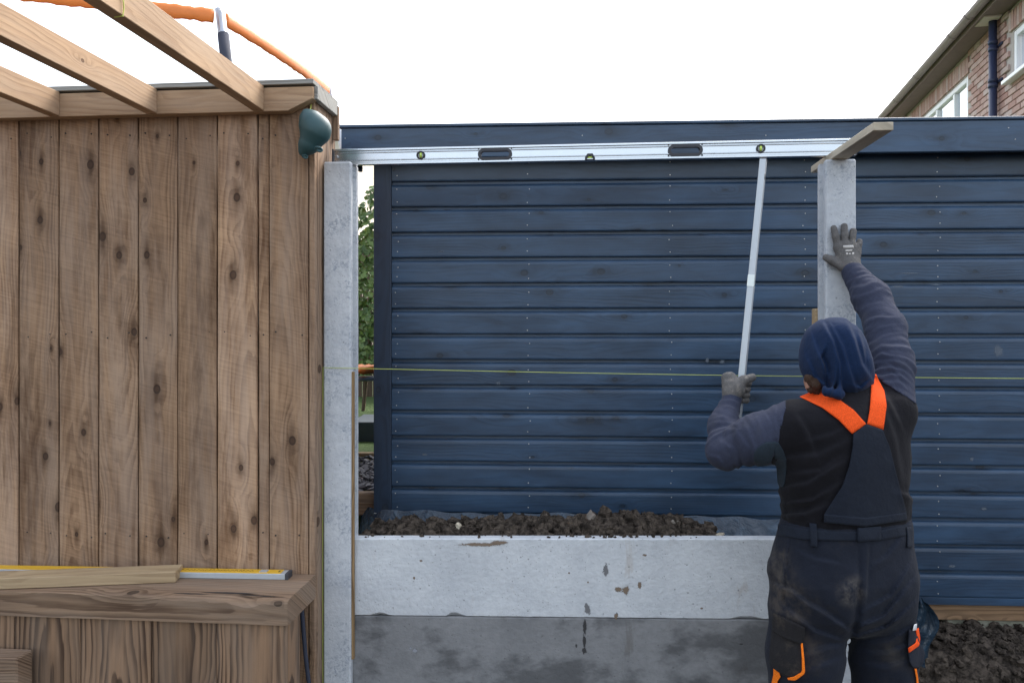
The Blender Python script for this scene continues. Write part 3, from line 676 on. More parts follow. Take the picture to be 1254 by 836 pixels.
# ================================================================== soil
ico = bmesh.new(); bmesh.ops.create_icosphere(ico, subdivisions=2, radius=1.0)
IV = np.array([v.co[:] for v in ico.verts]); IF = np.array([[v.index for v in f.verts] for f in ico.faces]); ico.free()
def clods(centres, sizes, seed):
    rg = np.random.default_rng(seed); V = []; Fc = []
    for k, (c, s) in enumerate(zip(centres, sizes)):
        ph = rg.uniform(0, 6, 6); d = 1 + .3 * np.sin(IV @ rg.normal(0, 2.6, 3) + ph[0]) + .24 * np.sin(IV @ rg.normal(0, 4.5, 3) + ph[1]) + rg.normal(0, .14, len(IV))
        v = IV * d[:, None] * s * rg.uniform(.6, 1.15, 3)
        V.append(v + np.array(c)); Fc.append(IF + k * len(IV))
    return np.concatenate(V), np.concatenate(Fc)
def soil_patch(name, x0, x1, y0, y1, zf, nx, ny, nclod, smin, smax, seed, label=None):
    gx = np.linspace(x0, x1, nx); gy = np.linspace(y0, y1, ny); V = []
    for y in gy:
        for x in gx: V.append((x, y, zf(x, y) + .010 * hnoise(x * 26, y * 26, seed) + .006 * hnoise(x * 71, y * 71, seed)))
    Fq = [(j * nx + i, j * nx + i + 1, (j + 1) * nx + i + 1, (j + 1) * nx + i) for j in range(ny - 1) for i in range(nx - 1)]
    rg = np.random.default_rng(seed); cs = []; ss = []
    for k in range(nclod):
        x, y = rg.uniform(x0, x1), rg.uniform(y0, y1); s = smin + (smax - smin) * rg.random() ** 3.2
        cs.append((x, y, zf(x, y) + s * .25 + .006)); ss.append(s)
    if seed == 4:
        for k in range(90):
            u_ = min(.95, max(.03, rg.choice([.16, .40, .62, .70, .80, .88]) + rg.normal(0, .05))); x, y = x0 + u_ * (x1 - x0), rg.uniform(3.13, 3.33); s = rg.uniform(.014, .030)
            cs.append((x, y, zf(x, y) + s * .35)); ss.append(s)
    cv, cf = clods(cs, ss, seed); off = len(V)
    me = bpy.data.meshes.new(name); me.from_pydata(V + [tuple(v) for v in cv], [], Fq + [tuple(int(q) + off for q in f) for f in cf]); me.update()
    me.polygons.foreach_set('use_smooth', [True] * len(Fq) + [False] * (len(me.polygons) - len(Fq)))
    return tag(add(name, me, 'soil'), kind='stuff')
sxa, sxb = at(438, 650, 3.2).x, at(898, 650, 3.2).x
def zpile(x, y):
    u = (x - sxa) / (sxb - sxa)
    h = .812 + .022 * math.sin(u * 3.1) + .050 * math.exp(-((u - .73) / .17) ** 2) + .016 * math.exp(-((u - .16) / .06) ** 2) + .014 * math.exp(-((u - .42) / .1) ** 2) + .01 * math.exp(-((u - .88) / .05) ** 2)
    h += .022 * math.exp(-((y - 3.27) / .09) ** 2)
    h -= max(0, .04 - u) * 1.5 + max(0, u - .955) * 2.0
    return h - max(0, y - 3.36) * .5 - max(0, 3.14 - y) * .6
soil_patch('soil_pile', sxa, sxb, 3.095, 3.50, zpile, 150, 40, 2600, .004, .030, 4)
def zrest(x, y): return .62
soil_patch('backfill_soil', sxb - .02, PXR - .06, 3.095, 3.50, zrest, 40, 30, 60, .01, .03, 5)
def zbank(x, y): return .05 + min(.295, max(0, (y - 2.98)) * .75) + .015 * math.sin(x * 5)
soil_patch('soil_bank', PXR + .06, 3.4, 2.96, 3.78, zbank, 150, 70, 2400, .004, .024, 6)
rg = np.random.default_rng(33); cs = []; ss = []
for k in range(70):
    x = rg.uniform(gx0 + .02, gx0 + .78 * gl); x = x if rg.random() < .5 else gx0 + gl * .55 + rg.normal(0, .12); sz = .0025 + .006 * rg.random() ** 2
    cs.append((x, rg.uniform(3.052, 3.088), zmid + (x - xm) * math.tan(tilt) + sz * .5)); ss.append(sz)
cv, cf = clods(cs, ss, 9); me = bpy.data.meshes.new('soil_crumbs'); me.from_pydata([tuple(v) for v in cv], [], [tuple(map(int, f)) for f in cf]); me.update()
tag(add('soil_crumbs', me, 'soil'), kind='stuff')
def pebble(px, py, Y, r, name, label, seed, mat='stone', sc=(1.2, 1, .85)):
    rg = np.random.default_rng(seed); d = 1 + .3 * np.sin(IV @ rg.normal(0, 2.4, 3)) + .2 * np.sin(IV @ rg.normal(0, 4, 3)) + rg.normal(0, .05, len(IV))
    v = IV * d[:, None] * r * np.array(sc); me = bpy.data.meshes.new(name); me.from_pydata([tuple(q) for q in v], [], [tuple(map(int, f)) for f in IF]); me.update()
    return tag(add(name, me, mat, None, at(px, py, Y)), label, 'stone')
pebble(723, 635, 3.24, .020, 'stone', 'largest pale angular stone on top of the soil pile', 1, sc=(.9, 1, 1.4))
pebble(822, 637, 3.25, .016, 'stone', 'flat pale stone on the soil pile below the nail row', 2, sc=(1.5, 1, .8))
pebble(771, 636, 3.24, .010, 'stone', 'small grey stone between two paler stones on the soil pile', 3, sc=(.7, 1, 1.3))
pebble(883, 655, 3.17, .012, 'stone', 'round tan stone at the bare end of the soil pile', 4, 'packer')
pebble(562, 645, 3.2, .017, 'stone', 'brownish stone half buried in the soil pile', 5, 'packer', (.8, 1, 1.3))

# ================================================================== what shows through the gap: trampoline, edging, slate, hedge, far fence
HT = 1.49; TC = camv(-2.315, 4.578, 0); TR = 1.22; th0 = math.radians(-41.5)
tramp = thing('trampoline', 'round trampoline with orange padded rim, net and foam covered poles behind the fence', 'trampoline', (TC.x, TC.y, .88))
PADZ = 1.41 - .88; RZ = CAMZ + HT - .88
vert = [Vector((TR * math.cos(th0 + YAW + k * math.pi / 3), TR * math.sin(th0 + YAW + k * math.pi / 3), 0)) for k in range(6)]
for k in range(6):
    a, b = vert[k], vert[(k + 1) % 6]
    bm = bmesh.new(); n = 64; rows = []
    for i in range(n + 1):
        u = .03 + .94 * i / n; p = a.lerp(b, u) * (1 + .05 * math.sin(math.pi * u)) + Vector((0, 0, RZ - .02 * math.sin(math.pi * u)))
        nrm = Vector((p.x, p.y, 0)).normalized(); w = .034 + .0016 * math.sin(i * 1.9 + k) + .0018 * math.sin(i * .77 + 2 * k) + random.uniform(-.0016, .0016)
        rows.append([bm.verts.new(p + Vector((0, 0, w * math.cos(q))) + nrm * .014 * math.sin(q)) for q in [2 * math.pi * s / 10 for s in range(10)]])
    for A_, B_ in zip(rows, rows[1:]):
        for s in range(10): bm.faces.new((A_[s], A_[(s + 1) % 10], B_[(s + 1) % 10], B_[s]))
    bm.faces.new(rows[0]); bm.faces.new(rows[-1])
    add('rim_sleeve', from_bm(bm, 'rim_sleeve', True), 'orange_pad', tramp)
    o = a.normalized()
    pole = add('pole', tube([a + Vector((0, 0, RZ + .02)), a + o * .03 + Vector((0, 0, RZ - .12)), a + o * .12 + Vector((0, 0, RZ - .5)), a + o * .16 + Vector((0, 0, PADZ + .2)), a + o * .14 + Vector((0, 0, .0))], .021, 10, 'pole'), 'galv', tramp)
    add('foam_sleeve', tube(([] if k == 1 else [a + o * .025 + Vector((0, 0, RZ - .09)), a + o * .06 + Vector((0, 0, RZ - .26))]) + [a + o * .12 + Vector((0, 0, RZ - .5)), a + o * .16 + Vector((0, 0, PADZ + .2)), a + o * .15 + Vector((0, 0, PADZ + .02))], .027, 10, 'foam_sleeve'), 'foam', pole)
    add('joint', tube([a * .985 + Vector((0, 0, RZ + .04)), a * 1.01 + Vector((0, 0, RZ - .09))], .019, 8, 'joint'), 'galv', tramp)
def annulus(r0, r1, z0, z1, name, seg=48):
    bm = bmesh.new(); L = []
    for (r, z) in ((r0, z0), (r1, z0), (r1, z1), (r0, z1)):
        L.append([bm.verts.new((r * math.cos(2 * math.pi * k / seg), r * math.sin(2 * math.pi * k / seg), z)) for k in range(seg)])
    for q in range(4):
        for k in range(seg): bm.faces.new((L[q][k], L[q][(k + 1) % seg], L[(q + 1) % 4][(k + 1) % seg], L[(q + 1) % 4][k]))
    return from_bm(bm, name, False)
add('safety_pad', annulus(1.0, 1.32, PADZ, PADZ + .03, 'pad'), 'orange_pad', tramp)
add('frame', annulus(1.24, 1.285, PADZ - .075, PADZ - .03, 'frame'), 'galv', tramp)
bm = bmesh.new(); bmesh.ops.create_circle(bm, cap_ends=True, radius=1.0, segments=48); add('jumping_mat', from_bm(bm, 'mat'), 'black', tramp, (0, 0, PADZ - .01))
bm = bmesh.new(); A_ = [bm.verts.new((v * .97) + Vector((0, 0, PADZ + .04))) for v in vert]; B_ = [bm.verts.new((v * .99) + Vector((0, 0, RZ - .01))) for v in vert]
for k in range(6): bm.faces.new((A_[k], A_[(k + 1) % 6], B_[(k + 1) % 6], B_[k]))
add('safety_net', from_bm(bm, 'net'), 'net', tramp)

fa, fb_ = atD(430, 452, 4.62), atD(459, 451, 4.72); tv = tramp.location
bm = bmesh.new(); rows = []
for k in range(9):
    p_ = fa.lerp(fb_, k / 8) - tv; rows.append([bm.verts.new(p_ + Vector((0, .02 * math.sin(k) + dy_, dz_ + .004 * math.sin(k * 2.1)))) for dy_, dz_ in ((-.02, .012), (.14, .02), (.14, .008), (-.02, -.018), (-.035, -.03), (-.03, .0))])
for A_, B_ in zip(rows, rows[1:]):
    for k in range(6): bm.faces.new((A_[k], A_[(k + 1) % 6], B_[(k + 1) % 6], B_[k]))
bm.faces.new(rows[0]); bm.faces.new(rows[-1]); add('pad_flap', from_bm(bm, 'pad_flap', True), 'orange_pad', tramp)
add('frame_arm', tube([atD(430, 464, 4.65) - tv, atD(460, 463, 4.75) - tv], .016, 8, 'frame_arm'), 'galv', tramp)
def gapx(px, D): return atD(px, 400, D)
TZ = .88
def ground_thing(name, px0, px1, D, z0, z1, dep, mat, label, cat):
    a, b = atD(px0, 400, D), atD(px1, 400, D); c = (a + b) / 2; w = (b - a).length
    return tag(add(name, box((w, dep, z1 - z0), .004), mat, None, (c.x, c.y + dep / 2, (z0 + z1) / 2), (0, 0, YAW)), label, cat)
ground_thing('edging_board', 380, 470, 3.74, .80, .908, .05, 'sleeper', 'grey timber edging board beside the shed corner', 'board')
ground_thing('edging_board', 400, 475, 4.78, .86, .93, .06, 'plank', 'pale timber edging board behind the slate chippings', 'board')
ground_thing('planter_box', 425, 500, 5.6, .86, 1.02, .5, 'planter', 'low slate grey planter box on the lawn edge', 'planter')
rg = np.random.default_rng(12); bm = bmesh.new(); me = None
for k in range(420):
    D = rg.uniform(3.82, 4.72); px = rg.uniform(395, 470); p = atD(px, 400, D); s = rg.uniform(.012, .04)
    bm_box(bm, (p.x, p.y, .885 + rg.uniform(.0, .035)), (s * rg.uniform(.8, 1.8), s, s * rg.uniform(.15, .4)), s * .06,
           Matrix.Rotation(rg.uniform(0, 6.28), 3, 'Z') @ Matrix.Rotation(rg.uniform(-.6, .6), 3, 'X') @ Matrix.Rotation(rg.uniform(-.4, .4), 3, 'Y'))
tag(add('slate_chippings', from_bm(bm, 'slate_chippings'), 'slate'), kind='stuff')
far = thing('garden_fence', 'dark brown timber garden fence at the back of the lawn', 'fence', atD(450, 400, 9.2) * Vector((1, 1, 0)) if False else Vector((atD(450, 400, 9.2).x, atD(450, 400, 9.2).y, .85)), YAW)
for k in range(-14, 10):
    add('fence_board', box((.116, .02, 1.75 + .02 * (k % 3)), .003), 'farwood', far, (k * .121, 0, .9))
add('rail', box((3.0, .04, .09), .003), 'farwood', far, (-.25, .035, 1.3))
# ivy hedge: stems and many small leaves
hg = thing('ivy_hedge', 'glossy green ivy growing thick behind the shed corner', 'ivy', (atD(455, 400, 7.6).x, atD(455, 400, 7.6).y, .88), YAW)
rg = np.random.default_rng(21); V = []; Fs = []
def hill(x, z):
    n = .55 * math.sin(x * 3.1) + .4 * math.sin(z * 4.3 + x * 2) + .25 * math.sin(x * 9 + z * 7)
    return n
NL = 9000
for k in range(NL):
    x = rg.uniform(-1.1, 1.1); z = rg.uniform(.35, 2.2); top = 2.02 + .14 * math.sin(x * 4.2 + .6) + .08 * math.sin(x * 11)
    if z > top or rg.random() < .25 + .3 * math.sin(x * 13 + z * 9) * math.sin(z * 11 - x * 5): continue
    y = -.16 - .10 * hill(x, z) + rg.uniform(0, .16)
    c = np.array([x, y, z]); n = np.array([rg.normal(0, .5), -1, rg.normal(.4, .5)]); n /= np.linalg.norm(n)
    u = np.cross(n, [0, 0, 1]); u /= np.linalg.norm(u); v = np.cross(n, u); a = rg.uniform(0, 6.28); u, v = u * math.cos(a) + v * math.sin(a), v * math.cos(a) - u * math.sin(a)
    s = rg.uniform(.022, .045); b = len(V)
    for (p, q, w) in ((0, -1, 0), (.75, -.35, .12), (.45, .3, .08), (0, 1.1, -.1), (-.45, .3, .08), (-.75, -.35, .12)): V.append(tuple(c + (u * p + v * q + n * w) * s))
    Fs += [(b, b + 1, b + 2, b + 3), (b, b + 3, b + 4, b + 5)]
me = bpy.data.meshes.new('leaves'); me.from_pydata(V, [], Fs); me.update()
tag(add('foliage', me, 'leaf', hg), kind='stuff')
bm = bmesh.new()
for k in range(16):
    x = -1 + k * .13; bm_tube(bm, [(x, .04, 0), (x + rg.uniform(-.1, .1), .02, .8), (x + rg.uniform(-.15, .15), .03, 1.75)], [.02, .014, .006], 6)
add('stems', from_bm(bm, 'stems'), 'farwood', hg)
# far pale house end between fence and shed
fh = thing('far_house', 'pale rendered house end far behind the trampoline', 'house', atD(402, 400, 24) * Vector((1, 1, 0)) if False else Vector((atD(402, 400, 24).x, atD(402, 400, 24).y, 0)), YAW)
me = prism([(-3.4, 0), (.62, 0), (.62, 7.62), (.0, 7.45), (-1.4, 6.7), (-3.4, 5.4)], 6, 'wall', 'Y'); add('wall', me, 'render', fh)
me = prism([(-3.6, 5.25), (0, 7.46), (.63, 7.63), (.63, 7.69), (-.02, 7.53), (-3.65, 5.35)], 6.4, 'roof', 'Y'); add('roof', me, 'render', fh, (0, -.2, 0))

# ================================================================== brick house on the right
HD = math.radians(90) - math.radians(8.1)
X0 = 3.48; hp = camv(X0 + .2375 * 8, 8, 0)
house = thing('brick_house', 'red brick house with brown gutter, white windows and dark downpipe', 'house', hp, HD)
def hs_(px, off=0.0):
    r = (px - CX) / F; return (( (X0 - off) / (r - .2375)) - 8) / .9728
EZ = 5.24
WIN = [(hs_(1184), 5.15, 3.85, 4.95), (.02, hs_(1240), 4.435, 4.96)]
# wall skin (mortar) in pieces around the two openings
def wallpiece(a, b, z0, z1): add('wall', box((b - a, .22, z1 - z0), 0), 'mortar', house, ((a + b) / 2, -.122, (z0 + z1) / 2))
wallpiece(-4, WIN[1][0], 0, EZ); wallpiece(WIN[1][0], WIN[1][1], 0, WIN[1][2]); wallpiece(WIN[1][0], WIN[1][1], WIN[1][3], EZ)
wallpiece(WIN[1][1], WIN[0][0], 0, EZ); wallpiece(WIN[0][0], WIN[0][1], 0, WIN[0][2]); wallpiece(WIN[0][0], WIN[0][1], WIN[0][3], EZ); wallpiece(WIN[0][1], 8.4, 0, EZ)
bl = []; CH, CL = .075, .225; mb = jitter(box((.213, .026, .064), .003), .0012, 2); ms = jitter(box((.064, .026, .213), .003), .0012, 3)
for c in range(19):
    z = EZ - .0375 - c * CH
    for k in range(-16, 38):
        x = k * CL + (CL / 2 if c % 2 else 0)
        if any(w[0] - .11 < x < w[1] + .11 and w[2] - .04 < z < w[3] + .255 for w in WIN): continue
        bl.append((x, z, mb))
for w in WIN:
    n = int((w[1] - w[0] + .1) / .075)
    for k in range(n + 1): bl.append((w[0] - .03 + k * .0755, w[3] + .125, ms))
bl = [b for b in bl if b[0] > -3.75]; out_ = [b for b in bl if b[0] < .2]; bl = [b for b in bl if b[0] >= .2]
bl.sort(key=lambda b: b[0])
for x, z, m_ in bl[:300]: add('brick', m_, 'brick', house, (x + random.uniform(-.002, .002), random.uniform(-.003, .003), z))
bm = bmesh.new()
for x, z, m_ in bl[300:] + out_: bm_box(bm, (x, 0, z), (.213, .026, .064) if m_ is mb else (.064, .026, .213))
tag(add('brick_courses', from_bm(bm, 'brick_courses'), 'brickmass', house), kind='stuff')
def window(w, mull):
    x0, x1, z0, z1 = w; o = add('window', None, None, house, ((x0 + x1) / 2, -.05, z0)); hw = (x1 - x0) / 2; hh = z1 - z0
    for s in (-1, 1): add('frame', box((.07, .07, hh), .006), 'pvc', o, (s * (hw - .035), 0, hh / 2))
    for zz_ in (.035, hh - .035): add('frame', box((2 * hw - .142, .07, .07), .006), 'pvc', o, (0, 0, zz_))
    xs = [-hw + .07] + [m - (x0 + x1) / 2 for m in mull] + [hw - .07]
    for m in xs[1:-1]: add('mullion', box((.075, .066, hh - .142), .006), 'pvc', o, (m, 0, hh / 2))
    for a, b in zip(xs, xs[1:]): add('pane', box((b - a - .05, .012, hh - .15), 0), 'glass', o, ((a + b) / 2, -.012, hh / 2))
    add('sill', box((2 * hw + .1, .16, .045), .006), 'pvc', o, (0, .07, -.024))
window(WIN[0], [hs_(1166), hs_(1145), hs_(1131)]); window(WIN[1], [])
add('soffit', box((12.0, .46, .015), .002), 'soffit', house, (2.2, .005, EZ + .009))
add('soffit_board', box((.9, .30, .012), .002), 'render', house, (hs_(1095), .16, EZ - .006)) if False else None
add('fascia', box((12.0, .022, .16), .002), 'soffit', house, (2.2, .245, EZ + .06))
bm = bmesh.new(); n = 10; R0 = .062; yc, zc = .32, 5.315
gp = [(yc + R0 * math.cos(a), zc + R0 * math.sin(a)) for a in [math.pi + math.pi * k / n for k in range(n + 1)]]; gi = [(yc + (R0 - .004) * math.cos(a), zc + (R0 - .004) * math.sin(a)) for a in [2 * math.pi - math.pi * k / n for k in range(n + 1)]]
add('gutter', prism(gp + gi, 12.0, 'gutter', 'X'), 'gutter', house, (-3.8, 0, 0))
gj = prism([(yc + 1.1 * R0 * math.cos(a), zc + 1.1 * R0 * math.sin(a)) for a in [math.pi + math.pi * k / n for k in range(n + 1)]] + [(yc + R0 * 1.01 * math.cos(a), zc + R0 * 1.01 * math.sin(a)) for a in [2 * math.pi - math.pi * k / n for k in range(n + 1)]], .07, 'bracket', 'X')
for px in (1192, 1171, 1127, 1101): add('gutter_bracket', gj, 'gutter', house, (hs_(px, .32), 0, 0))
rf = prism([(.32, 5.34), (.32, 5.39), (-3.4, 8.06), (-3.4, 7.99)], 12.0, 'roof', 'X'); add('roof', rf, 'tiles', house, (-3.8, 0, 0))
xp = hs_(1223.5) - .03
pipe = add('downpipe', tube([(xp, .075, 5.238), (xp, .075, 0)], .044, 14, 'downpipe'), 'pipe', house)
for z in (5.0, 4.92, 4.56, 4.50, 4.1): add('collar', tube([(xp, .075, z), (xp, .075, z - .045)], .052, 14, 'collar'), 'pipe', pipe)
for z in (4.93, 4.52): add('bracket', box((.16, .022, .03), .003), 'pipe', pipe, (xp - .05, .02, z))
add('soffit_patch', box((.30, .19, .02), .004), 'render', house, (xp, .125, EZ - .006))
add('far_end_wall', box((.2, 3.6, EZ), 0), 'mortar', house, (8.3, -2.04, EZ / 2))
add('near_end_wall', box((.2, 3.6, EZ), 0), 'mortar', house, (-3.9, -2.04, EZ / 2))

# ================================================================== implicit surfaces for soft shapes (figure, balloon)
def proj(P):
    D = -P[:, 0] * sA + P[:, 1] * cA; xc = P[:, 0] * cA + P[:, 1] * sA
    return CX + F * xc / D, HY + F * (CAMZ - P[:, 2]) / D, D
def A3(v): return np.array(v[:], dtype=np.float64)
def cap_d(P, a, b, ra, rb):
    a = A3(a); b = A3(b); ab = b - a; t = np.clip(((P - a) @ ab) / max(1e-9, ab @ ab), 0, 1)
    return np.linalg.norm(P - (a + t[:, None] * ab), axis=1) - (ra + (rb - ra) * t)
def chain_d(P, pts, k=.03):
    d = None
    for (a, ra), (b, rb) in zip(pts, pts[1:]):
        e = cap_d(P, a, b, ra, rb); d = e if d is None else smin(d, e, k)
    return d
def chain_s(P, pts):            # arc length along a chain at the closest point
    best = np.full(len(P), 9.0); s = np.zeros(len(P)); acc = 0
    for (a, ra), (b, rb) in zip(pts, pts[1:]):
        a_ = A3(a); ab = A3(b) - a_; L = np.linalg.norm(ab); t = np.clip(((P - a_) @ ab) / (L * L), 0, 1)
        d = np.linalg.norm(P - (a_ + t[:, None] * ab), axis=1); m = d < best; best = np.where(m, d, best); s = np.where(m, acc + t * L, s); acc += L
    return s
def smin(a, b, k):
    h = np.clip(.5 + .5 * (b - a) / k, 0, 1); return b + (a - b) * h - k * h * (1 - h)
def ell_d(P, c, R3):            # R3: rows are axis vectors, scaled lengths given separately
    ax, r = R3; q = (P - A3(c)) @ np.array(ax).T; k0 = np.linalg.norm(q / r, axis=1); k1 = np.linalg.norm(q / (np.array(r) ** 2), axis=1)
    return k0 * (k0 - 1) / np.maximum(k1, 1e-6)
_rg = np.random.default_rng(5); _K = _rg.normal(0, 1, (7, 3)); _PH = _rg.uniform(0, 6.28, 7)
def n3(P, f):
    v = np.zeros(len(P))
    for k, p in zip(_K, _PH): v += np.sin(P @ (k * f) + p)
    return v / 7 * 1.6
def folds(px, py, lines):
    out = np.zeros(len(px))
    for amp, w, mode, pl in lines:
        bd = np.full(len(px), 1e9); sd = np.zeros(len(px)); tt = np.zeros(len(px)); n = len(pl) - 1
        for i, ((x0, y0), (x1, y1)) in enumerate(zip(pl, pl[1:])):
            dx, dy = x1 - x0, y1 - y0; L2 = dx * dx + dy * dy
            t = np.clip(((px - x0) * dx + (py - y0) * dy) / L2, 0, 1); ex = px - x0 - t * dx; ey = py - y0 - t * dy
            d = np.hypot(ex, ey); m = d < bd; bd = np.where(m, d, bd); sd = np.where(m, np.sign(dx * ey - dy * ex) * d, sd); tt = np.where(m, (i + t) / n, tt)
        q = sd / w; env = np.sin(np.clip(tt, .02, .98) * math.pi) ** .5
        if mode == 0: pr = 1.5 * np.tanh(q * 2.2) * np.exp(-np.abs(q) * .75)          # step fold: one lip up, one down
        elif mode == 1: pr = -np.exp(-q * q)                   # groove
        else: pr = np.exp(-q * q)                              # ridge
        out += amp * pr * env
    return out
def nets(fn, lo, hi, h, disp=None, band=.03):
    lo = A3(lo); hi = A3(hi); n = np.maximum(4, np.ceil((hi - lo) / h).astype(int) + 1)
    gx, gy, gz = [lo[i] + h * np.arange(n[i]) for i in range(3)]
    V = np.empty(n)
    YY, ZZ = np.meshgrid(gy, gz, indexing='ij')
    step = max(1, int(400000 / (n[1] * n[2])))
    for i in range(0, n[0], step):
        xs = gx[i:i + step]
        P = np.empty((len(xs), n[1], n[2], 3)); P[..., 0] = xs[:, None, None]; P[..., 1] = YY; P[..., 2] = ZZ; P = P.reshape(-1, 3)
        v = fn(P)
        if disp is not None:
            m = np.abs(v) < band
            if m.any(): v[m] -= disp(P[m])
        V[i:i + step] = v.reshape(len(xs), n[1], n[2])
    Sg = V < 0; c = [k - 1 for k in n]
    acc = np.zeros((c[0], c[1], c[2], 3)); cnt = np.zeros((c[0], c[1], c[2]))
    corners = [(i, j, k) for i in (0, 1) for j in (0, 1) for k in (0, 1)]
    def sl(o): return tuple(slice(o[a], o[a] + c[a]) for a in range(3))
    for o in corners:
        for ax in range(3):
            if o[ax]: continue
            o2 = list(o); o2[ax] = 1
            v0, v1 = V[sl(o)], V[sl(o2)]; m = (v0 < 0) != (v1 < 0)
            t = np.where(m, v0 / np.where(m, v0 - v1, 1), 0)
            for b in range(3): acc[..., b] += np.where(m, o[b] + (t if b == ax else 0), 0)
            cnt += m
    act = cnt > 0; idx = np.full(act.shape, -1); idx[act] = np.arange(act.sum())
    I = np.argwhere(act); vert = (I + acc[act] / cnt[act][:, None]) * h + lo
    quads = []
    for ax in range(3):
        b, d = [(1, 2), (2, 0), (0, 1)][ax]
        s0 = [slice(1, n[k] - 1) for k in range(3)]; s0[ax] = slice(0, n[ax] - 1); s1 = list(s0); s1[ax] = slice(1, n[ax])
        A_, B_ = Sg[tuple(s0)], Sg[tuple(s1)]; base = [1, 1, 1]; base[ax] = 0
        for flip, m in ((False, A_ & ~B_), (True, ~A_ & B_)):
            E = np.argwhere(m) + np.array(base)
            if not len(E): continue
            eb = np.zeros(3, int); eb[b] = 1; ed = np.zeros(3, int); ed[d] = 1
            q = [idx[tuple((E - eb - ed).T)], idx[tuple((E - ed).T)], idx[tuple(E.T)], idx[tuple((E - eb).T)]]
            q = np.stack(q if not flip else q[::-1], 1); quads.append(q[(q >= 0).all(1)])
    return vert, np.concatenate(quads)
BVSRC = []
def soft(name, fn, lo, hi, h, mat, parent, disp=None, relax=1, base=None, keep=False, band=.03):
    v, q = nets(fn, lo, hi, h, disp, band)
    for _ in range(relax):
        s = np.zeros_like(v); c = np.zeros(len(v))
        for a, b in ((0, 1), (1, 2), (2, 3), (3, 0)):
            np.add.at(s, q[:, a], v[q[:, b]]); np.add.at(s, q[:, b], v[q[:, a]]); np.add.at(c, q[:, a], 1); np.add.at(c, q[:, b], 1)
        v = v * .5 + .5 * s / np.maximum(c, 1)[:, None]
    if keep: BVSRC.append((v.copy(), q))
    off = base if base is not None else np.zeros(3)
    me = bpy.data.meshes.new(name); me.vertices.add(len(v)); me.vertices.foreach_set('co', (v - off).astype(np.float32).ravel())
    me.loops.add(q.size); me.loops.foreach_set('vertex_index', q.astype(np.int32).ravel())
    me.polygons.add(len(q)); me.polygons.foreach_set('loop_start', np.arange(0, q.size, 4, dtype=np.int32)); me.polygons.foreach_set('loop_total', np.full(len(q), 4, dtype=np.int32))
    me.polygons.foreach_set('use_smooth', np.ones(len(q), dtype=bool)); me.update(calc_edges=True); me.validate()
    return add(name, me, mat, parent)
def bounds(pts, pad):
    a = np.array([A3(p) for p in pts]); return a.min(0) - pad, a.max(0) + pad

# ------------------------------------------------------------------ teal balloon on the fence corner
def bp(px, py, y=2.872): return at(px, py, y)
BB = bp(385, 165)
bal = thing('balloon', 'limp teal green balloon tied to the fence corner under the pergola ledger', 'balloon', BB)
def balf(P):
    d = cap_d(P, bp(382, 150), bp(389, 156), .046, .047)
    d = smin(d, cap_d(P, bp(385, 164), bp(379, 176), .054, .040), .03)
    d = smin(d, cap_d(P, bp(374, 182), bp(371.5, 186), .022, .018), .02)
    d = smin(d, cap_d(P, bp(375, 140), bp(371, 143), .018, .010), .02)
    return d
soft('skin', balf, *bounds([bp(362, 128), bp(410, 198)], .06), .004, 'balloon', bal, relax=2, base=A3(BB))
def knot(px, py, y, s):
    k = bp(px, py, y); bm = bmesh.new()
    for j in range(3):
        c = k + Vector((s * .5 * (j - 1), -.002 * j, -.3 * s * j)); pts = [c + Vector((s * .8 * math.cos(a), .3 * s * math.sin(2 * a + j), s * .7 * math.sin(a))) for a in [2 * math.pi * q / 12 + j for q in range(13)]]
        bm_tube(bm, pts, s * .38, 7)
    wpart('knot', from_bm(bm, 'knot', True), 'balloon', bal, (0, 0, 0))
knot(390.5, 182, 2.835, .010); knot(373.5, 191, 2.862, .008)
wpart('tie', tube([bp(380, 136, 2.90), bp(381, 128, 2.925)], .002, 6, 'tie'), 'string', bal, (0, 0, 0))

# ================================================================== the worker
DT = 2.52
def zt(py): return CAMZ - (py - HY) / F * DT
ft_ = camv((1036 - CX) / F * DT, DT, 0)
person = thing('person', 'worker in navy hood, black top and charcoal bib overalls holding up a level', 'person', ft_)
BASE = A3(ft_)
bA = math.radians(18) + YAW
RV = np.array([math.cos(bA), math.sin(bA), 0]); FV = np.array([-math.sin(bA), math.cos(bA), 0]); ZV = np.array([0, 0, 1.0])
PXM = DT / F
def prof_d(P, rows, inset=0.0, dv=0.0):
    py = np.array([r[0] for r in rows]); z = CAMZ - (py - HY) / F * DT; o = np.argsort(z); z = z[o]
    l = np.array([r[1] for r in rows])[o]; r_ = np.array([r[2] for r in rows])[o]; b = np.array([r[3] for r in rows])[o]; vo = np.array([r[4] if len(r) > 4 else 0 for r in rows])[o]
    hw = (r_ - l) / 2 * PXM; cx = ((l + r_) / 2 - CX) * PXM; a = np.sqrt(np.maximum(hw ** 2 - (b * math.sin(math.radians(18))) ** 2, 1e-4)) / math.cos(math.radians(18))
    zz = P[:, 2]; ai = np.interp(zz, z, a) - inset; bi = np.interp(zz, z, b) - inset; ci = np.interp(zz, z, cx); vi = np.interp(zz, z, vo)
    cw = np.stack([ci * cA - DT * sA, ci * sA + DT * cA], 1)
    q = P[:, :2] - cw; u = q @ RV[:2]; v = q @ FV[:2] - vi
    # superellipse, a little boxy
    k = (np.abs(u / ai) ** 2.3 + np.abs(v / bi) ** 2.3) ** (1 / 2.3)
    d = (k - 1) * np.minimum(ai, bi)
    return np.maximum(d, np.maximum(z[0] - zz, zz - z[-1]))
